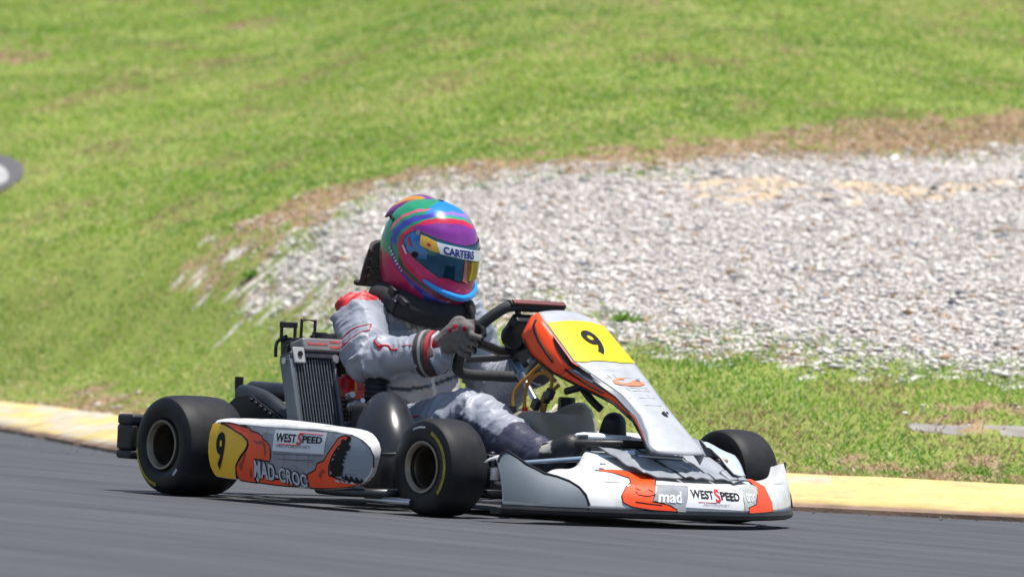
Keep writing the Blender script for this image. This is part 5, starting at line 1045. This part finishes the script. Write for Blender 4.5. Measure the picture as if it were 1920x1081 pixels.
# ---- boots
def boot(an, toe, roll=0):
    an = np.array(an); toe = np.array(toe); h = MB(); ax = toe-an
    heel = an+np.array([.0,0,-.065])
    h.limb(an+np.array([-.02,0,.012]), .046, an, .046); h.limb(an, .046, heel, .040); h.limb(heel, .036, an+ax*.6+np.array([.02,0,-.03]), .036); h.limb(an, .044, toe, .034); h.limb(an+ax*.6+np.array([.02,0,-.03]), .034, toe, .033)
    me = remesh(h, .005, 4); P = vco(me); c = np.ones((len(P), 3))*np.array([.018,.018,.02])
    c = np.where(((np.linalg.norm(P-(an+ax*.30), axis=1) < .050) & (P[:, 2] > an[2]+.026))[:, None], np.array([.42,.40,.36]), c)
    dchild(link('boot', me, mat('race_boot', attr='Col', rough=.55, var=.15, scale=40), None, 180, c))
boot((1.065,-.188,.155), (1.155,-.165,.200)); boot((1.01,.09,.16), (1.07,.06,.262))

# ---- neck brace: padded collar and the ribbed back pad standing behind the helmet
BR = mat('brace_fabric', (.022,.021,.023), rough=.85, var=.3, scale=40, bump=.5, bscale=160)
pth = []; rr = []
for k in range(40):
    a = 2*math.pi*k/40; pth.append((.285+.112*math.cos(a), .118*math.sin(a), .572-.028*math.cos(a)+.006*math.sin(3*a))); rr.append(.044+.006*math.cos(a))
collar = dchild(MB().tube(pth, .039, 14, closed=True).build('neck_brace', BR, None, 180))
bp_ = MB()
rings = []
for k in range(15):
    a = math.radians(128+104*k/14); tk_ = .022*(1-.55*abs(k-7)/7)+.004; top = .742-.035*(abs(k-7)/7)**2.2; bot = .618
    ring = []
    for u in np.linspace(0, 1, 9):
        z = bot+(top-bot)*u; r_ = .150+.018*(1-u); ring.append((.275+r_*math.cos(a)*1.02, r_*math.sin(a)*.92, z))
    for u in np.linspace(1, 0, 9):
        z = bot+(top-bot)*u+(.006 if u > .95 else 0); r_ = .150+.018*(1-u)+tk_*(1.0-.5*u**4); ring.append((.275+r_*math.cos(a)*1.02, r_*math.sin(a)*.92, z))
    rings.append(ring)
pad = bp_.loft(rings).build('back_pad', mat('brown_black_pad', (.040,.031,.032), rough=.85, var=.3, scale=50, bump=.5, bscale=140), None, 40); pad.parent = collar
for k in range(4):
    z = .640+k*.024; P = []
    for j in range(7):
        a = math.radians(214+20*j/6); P.append((.275+(.152+.014*(1-(z-.618)/.12))*math.cos(a)*1.02, (.152+.014*(1-(z-.618)/.12))*math.sin(a)*.92, z))
    MB().tube(P, .0042, 8).build('pad_rib', BR, None, 60).parent = collar
P = [(.275+.19*math.cos(math.radians(q_))*1.02, .19*math.sin(math.radians(q_))*.92, .621) for q_ in range(160, 236, 6)]
MB().tube(P, [.003]+[.009]*(len(P)-2)+[.003], 8).build('pad_hem', MATS['brown_black_pad'], None, 60).parent = collar
for c_, s_ in (((.315,-.135,.585), (.030,.020,.055)), ((.335,-.142,.560), (.024,.018,.035)), ((.37,-.135,.572), (.045,.018,.018))):
    bevel(MB().box(c_, s_, Matrix.Rotation(.5, 4, 'Y')).build('strap_buckle', BLK, None, 30), .004).parent = collar
MB().tube(catmull([(.40,.03,.60),(.43,.05,.57),(.44,.06,.53)], 4), .010).build('chin_strap', BR, None, 60).parent = collar

# ---- helmet
NTH, NH = 300, 150
hh = np.concatenate([np.linspace(-.158, .10, 120)[:-1], .10+.0399*np.sin(np.linspace(0, math.pi/2, 36))]); th_ = np.linspace(-math.pi, math.pi, NTH+1)[:-1]
TH, HH_ = np.meshgrid(th_, hh); HP = helmet_pt(TH, HH_); HLc = helmet_local(TH, HH_)
tq = np.where(TH < .62, TH, -TH); C_h = np.ones(TH.shape+(3,))*np.array(srgb(40,140,100))
C_h *= (.85+.3*fbm(TH*4, HH_*60, 0, 400))[..., None]
def paint(poly, c, v=.25):
    global C_h
    jt = (fbm(TH*7, HH_*90, 0, 410)-.5); m_ = in_poly(tq+jt*.03, HH_+jt*.002, poly); C_h = np.where(m_[..., None], np.array(c)*(1-v/2+v*fbm(TH*9, HH_*130, 0, 420))[..., None], C_h)
C_h = np.where(((HH_ > .112) & (HLc[..., 0] > -.012+.25*(HH_-.13)) & (TH > -1.25))[..., None], np.array(srgb(20,125,205)), C_h)
low_ = (HH_ < -.02-.035*np.clip((tq+2.4)/1.5, 0, 1)); C_h = np.where((low_ & (tq > -2.3))[..., None], np.array(srgb(170,40,85)), C_h)
paint(H_CRIMSON, srgb(178,40,88)); paint([(q[0], q[1]) for q in H_BLUE], srgb(48,62,150)); paint([(-.72,-.125),(-.35,-.112),(.0,-.118),(.6,-.118),(.62,-.158),(-.62,-.158)], srgb(62,52,120))
paint(H_UBLUE, srgb(66,66,165)); paint([(-2.1,.02),(-2.0,.055),(-1.86,.082),(-1.6,.104),(-1.2,.118),(-1.1,.124),(-1.65,.112),(-1.95,.088),(-2.1,.058)], srgb(205,90,120))
paint(H_GREENB, srgb(45,160,120)); paint(H_LILAC, srgb(150,110,200)); paint(H_DGREEN, srgb(30,85,60)); paint([(-1.2,.090),(-.848,.106),(-.419,.111),(.178,.110),(.62,.095),(.62,.030),(-1.2,.03)], srgb(205,35,70)); paint(H_RED, srgb(200,38,75))
paint([(-1.372,.066),(-1.194,.078),(-.785,.094),(-.4,.100),(.021,.100),(.62,.084),(.66,.020),(-1.2,.02)], srgb(125,50,140), .2)
paint(H_PINK, srgb(205,55,110)); paint([(-.66,-.05),(-.36,-.04),(0,-.04),(.62,-.04),(.62,-.088),(.23,-.088),(-.293,-.084),(-.62,-.07)], srgb(200,50,105)); paint(H_DARKRED, srgb(120,25,55))
Vh = HP.reshape(-1, 3); nr = len(hh); i = np.arange(nr*NTH).reshape(nr, NTH); j = np.roll(i, -1, 1)
Fh = np.stack([i[:-1], j[:-1], j[1:], i[1:]], -1).reshape(-1, 4)
helmet = dchild(bulk('helmet', Vh, Fh, mat('helmet_paint', attr='Col', rough=.30, var=.06, scale=30, coat=.28, spec=.3, dirt=.12, dirtcol=(.25,.2,.25), dscale=14), None, C_h.reshape(-1, 3), 180))
def hp_(off): return lambda u, v: helmet_pt(u, v, off)
def hsub(o): o.parent = helmet; return o
full = [(-1.49,.024),(-1.456,.039),(-1.361,.052),(-1.204,.062),(-1.016,.060),(-.702,.056),(-.314,.050),(0,.046),(.314,.050),(.702,.056),(1.016,.060),(1.204,.062),(1.361,.052),(1.456,.039),(1.49,.024),(1.33,.002),(1.058,-.012),(.785,-.028),(.513,-.045),(.36,-.046),(.157,-.052),(0,-.054),(-.157,-.051),(-.33,-.044),(-.513,-.046),(-.785,-.028),(-1.058,-.012),(-1.33,.002)]
VIS = mat('mirrored_visor', (.02,.11,.20), rough=.08, metal=.75, var=.5, scale=12, coat=.6)
visor = hsub(decal('visor', full, hp_(.0035), VIS, None, (.07,.012)))
outline('visor_edge', full, hp_(.002), .0022, INK, visor)
decal('visor_tint', VIS_BLUE, hp_(.0045), mat('blue_visor_tint', (.03,.16,.42), rough=.15, metal=.3, var=.4, scale=40, coat=.5), visor, (.07,.012))
decal('tear_off_tab', VIS_YELLOW, hp_(.0052), mat('amber_tab', (.72,.42,.04), rough=.3, var=.1, coat=.3), visor, (.07,.012))
decal('visor_strip', [(-.702,.0490),(-.314,.0455),(0,.041),(.157,.038),(.45,.034),(.80,.040),(.80,.012),(.45,.004),(.136,.009),(-.05,.012),(-.283,.016),(-.586,.019)], hp_(.0055), mat('white_visor_strip', (.78,.80,.84), rough=.25, var=.04, coat=.3), visor, (.07,.012))
decal('visor_gold', [(.04,.006),(.25,.003),(.45,.003),(.75,.008),(.70,-.025),(.45,-.043),(.30,-.046),(.136,-.050),(.07,-.045)], hp_(.0045), mat('gold_mirror', (.36,.26,.07), rough=.12, metal=.8, var=.3, scale=20), visor, (.07,.012))
decal('painted_visor_glint', VIS_PINK, hp_(.0050), mat('painted_pink_reflection', (.55,.22,.18), rough=.2, metal=.3, var=.2), visor, (.07,.012))  # pink reflection on the visor, painted on as a flat decal
lettering('lettering', 'CARTERS', [(-.520,.0205),(.200,.0115),(-.555,.0420),(.200,.0345)], hp_(.0066), mat('navy_ink', (.015,.04,.27), rough=.4), visor, .045)
lettering('lettering', 'CARS', [(-.93,.034),(-.80,.032),(-.93,.042),(-.80,.040)], hp_(.0064), REDINK, visor, .03) if False else decal('tab_mark', [(-.90,.035),(-.86,.041),(-.80,.038),(-.79,.034),(-.84,.031)], hp_(.0062), REDINK, visor)
decal('visor_post_trim', [(-1.39,.034),(-1.34,.040),(-1.25,.024),(-1.19,.018),(-1.22,.014),(-1.32,.022)], hp_(.0055), REDINK, visor)
for q_, r_ in zip(H_POST[:1]+H_POST[2:3], (.0085, .007)):
    p_ = helmet_pt(np.array(q_[0]), np.array(q_[1]), .004); p2_ = helmet_pt(np.array(q_[0]), np.array(q_[1]), .010)
    MB().tube([p_, p2_], r_, 14).build('visor_screw', INK if r_ > .008 else STEEL, visor)
decal('helmet_white_strip', [(-1.50,.008),(-1.47,.012),(-1.30,-.006),(-1.33,-.010)], hp_(.0026), STK, helmet)  # narrow white strip along the visor's lower rear edge
lip = []
for a in np.linspace(-.80, .80, 25):
    hz = -.097+.030*(abs(a)/.75)**1.6; lip.append(helmet_pt(np.array(a), np.array(hz), .004))
hsub(MB().tube(lip, [.0035+.0065*math.cos(a/.80*math.pi/2)**.6 for a in np.linspace(-.799, .799, 25)], 10).build('chin_lip', mat('sky_blue_lip', (.012,.28,.78), rough=.3, var=.08, coat=.5), None, 180))
hem = [helmet_pt(np.array(a), np.array(-.1565), .0) for a in np.linspace(-math.pi, math.pi, 49)[:-1]]
hsub(MB().tube(hem, .005, 8, closed=True).build('edge_trim', INK, None, 180))
# chin vent mesh + white lettering down the cheek
for r_, (n0, n1) in enumerate(((0, 6), (0, 7))):
    for q_ in range(n0, n1):
        if q_ == 3 and r_ == 0: continue
        t = (q_+.5)/7; u0 = -1.93+.50*t+.10*r_; v0 = -.012-.047*t-.006*r_
        decal('cheek_mark', [(u0-.018,v0+.001),(u0+.012,v0+.0065),(u0+.030,v0+.0045),(u0+.002,v0-.002)], hp_(.0022), STK, helmet)
# rear spoiler on the crown
sp_r = []
for k in range(13):
    t = k/12; x = -.158+.150*t; base = .078+.052*math.sin(min(1, t*1.05)*math.pi/2); wv = .050-.012*t; hgt = .020*math.sin(math.pi*min(1, .12+.88*t))*(1-t)**.35+.004
    sp_r.append([np.array([x, wv*u, base-.022*abs(u)**2-.012+(hgt+.010)*(1-abs(u)**3)]) for u in np.linspace(-1, 1, 15)])
spo = MB(); sv_ = [[HM@p+HC for p in r] for r in sp_r]; spo.loft(sv_, False, False)
spc = []
for r in sp_r:
    for p in r:
        u = abs(p[1])/.05; spc.append(srgb(120,60,130) if (u > .62 or u < .16) else srgb(225,150,40) if u > .36 else srgb(95,60,140))
spoiler = hsub(raw('spoiler', spo.v, spo.f, MATS['helmet_paint'], None, 180, np.array(spc))); spoiler.modifiers.new('thickness', 'SOLIDIFY').thickness = -.006
for k in range(3):
    a = -2.5+.16*k; p_ = helmet_pt(np.array(a), np.array(.062-.0*k), .001); p2_ = helmet_pt(np.array(a), np.array(.062), .005)
    MB().tube([p_, p2_], .006, 10).build('vent', INK, helmet)
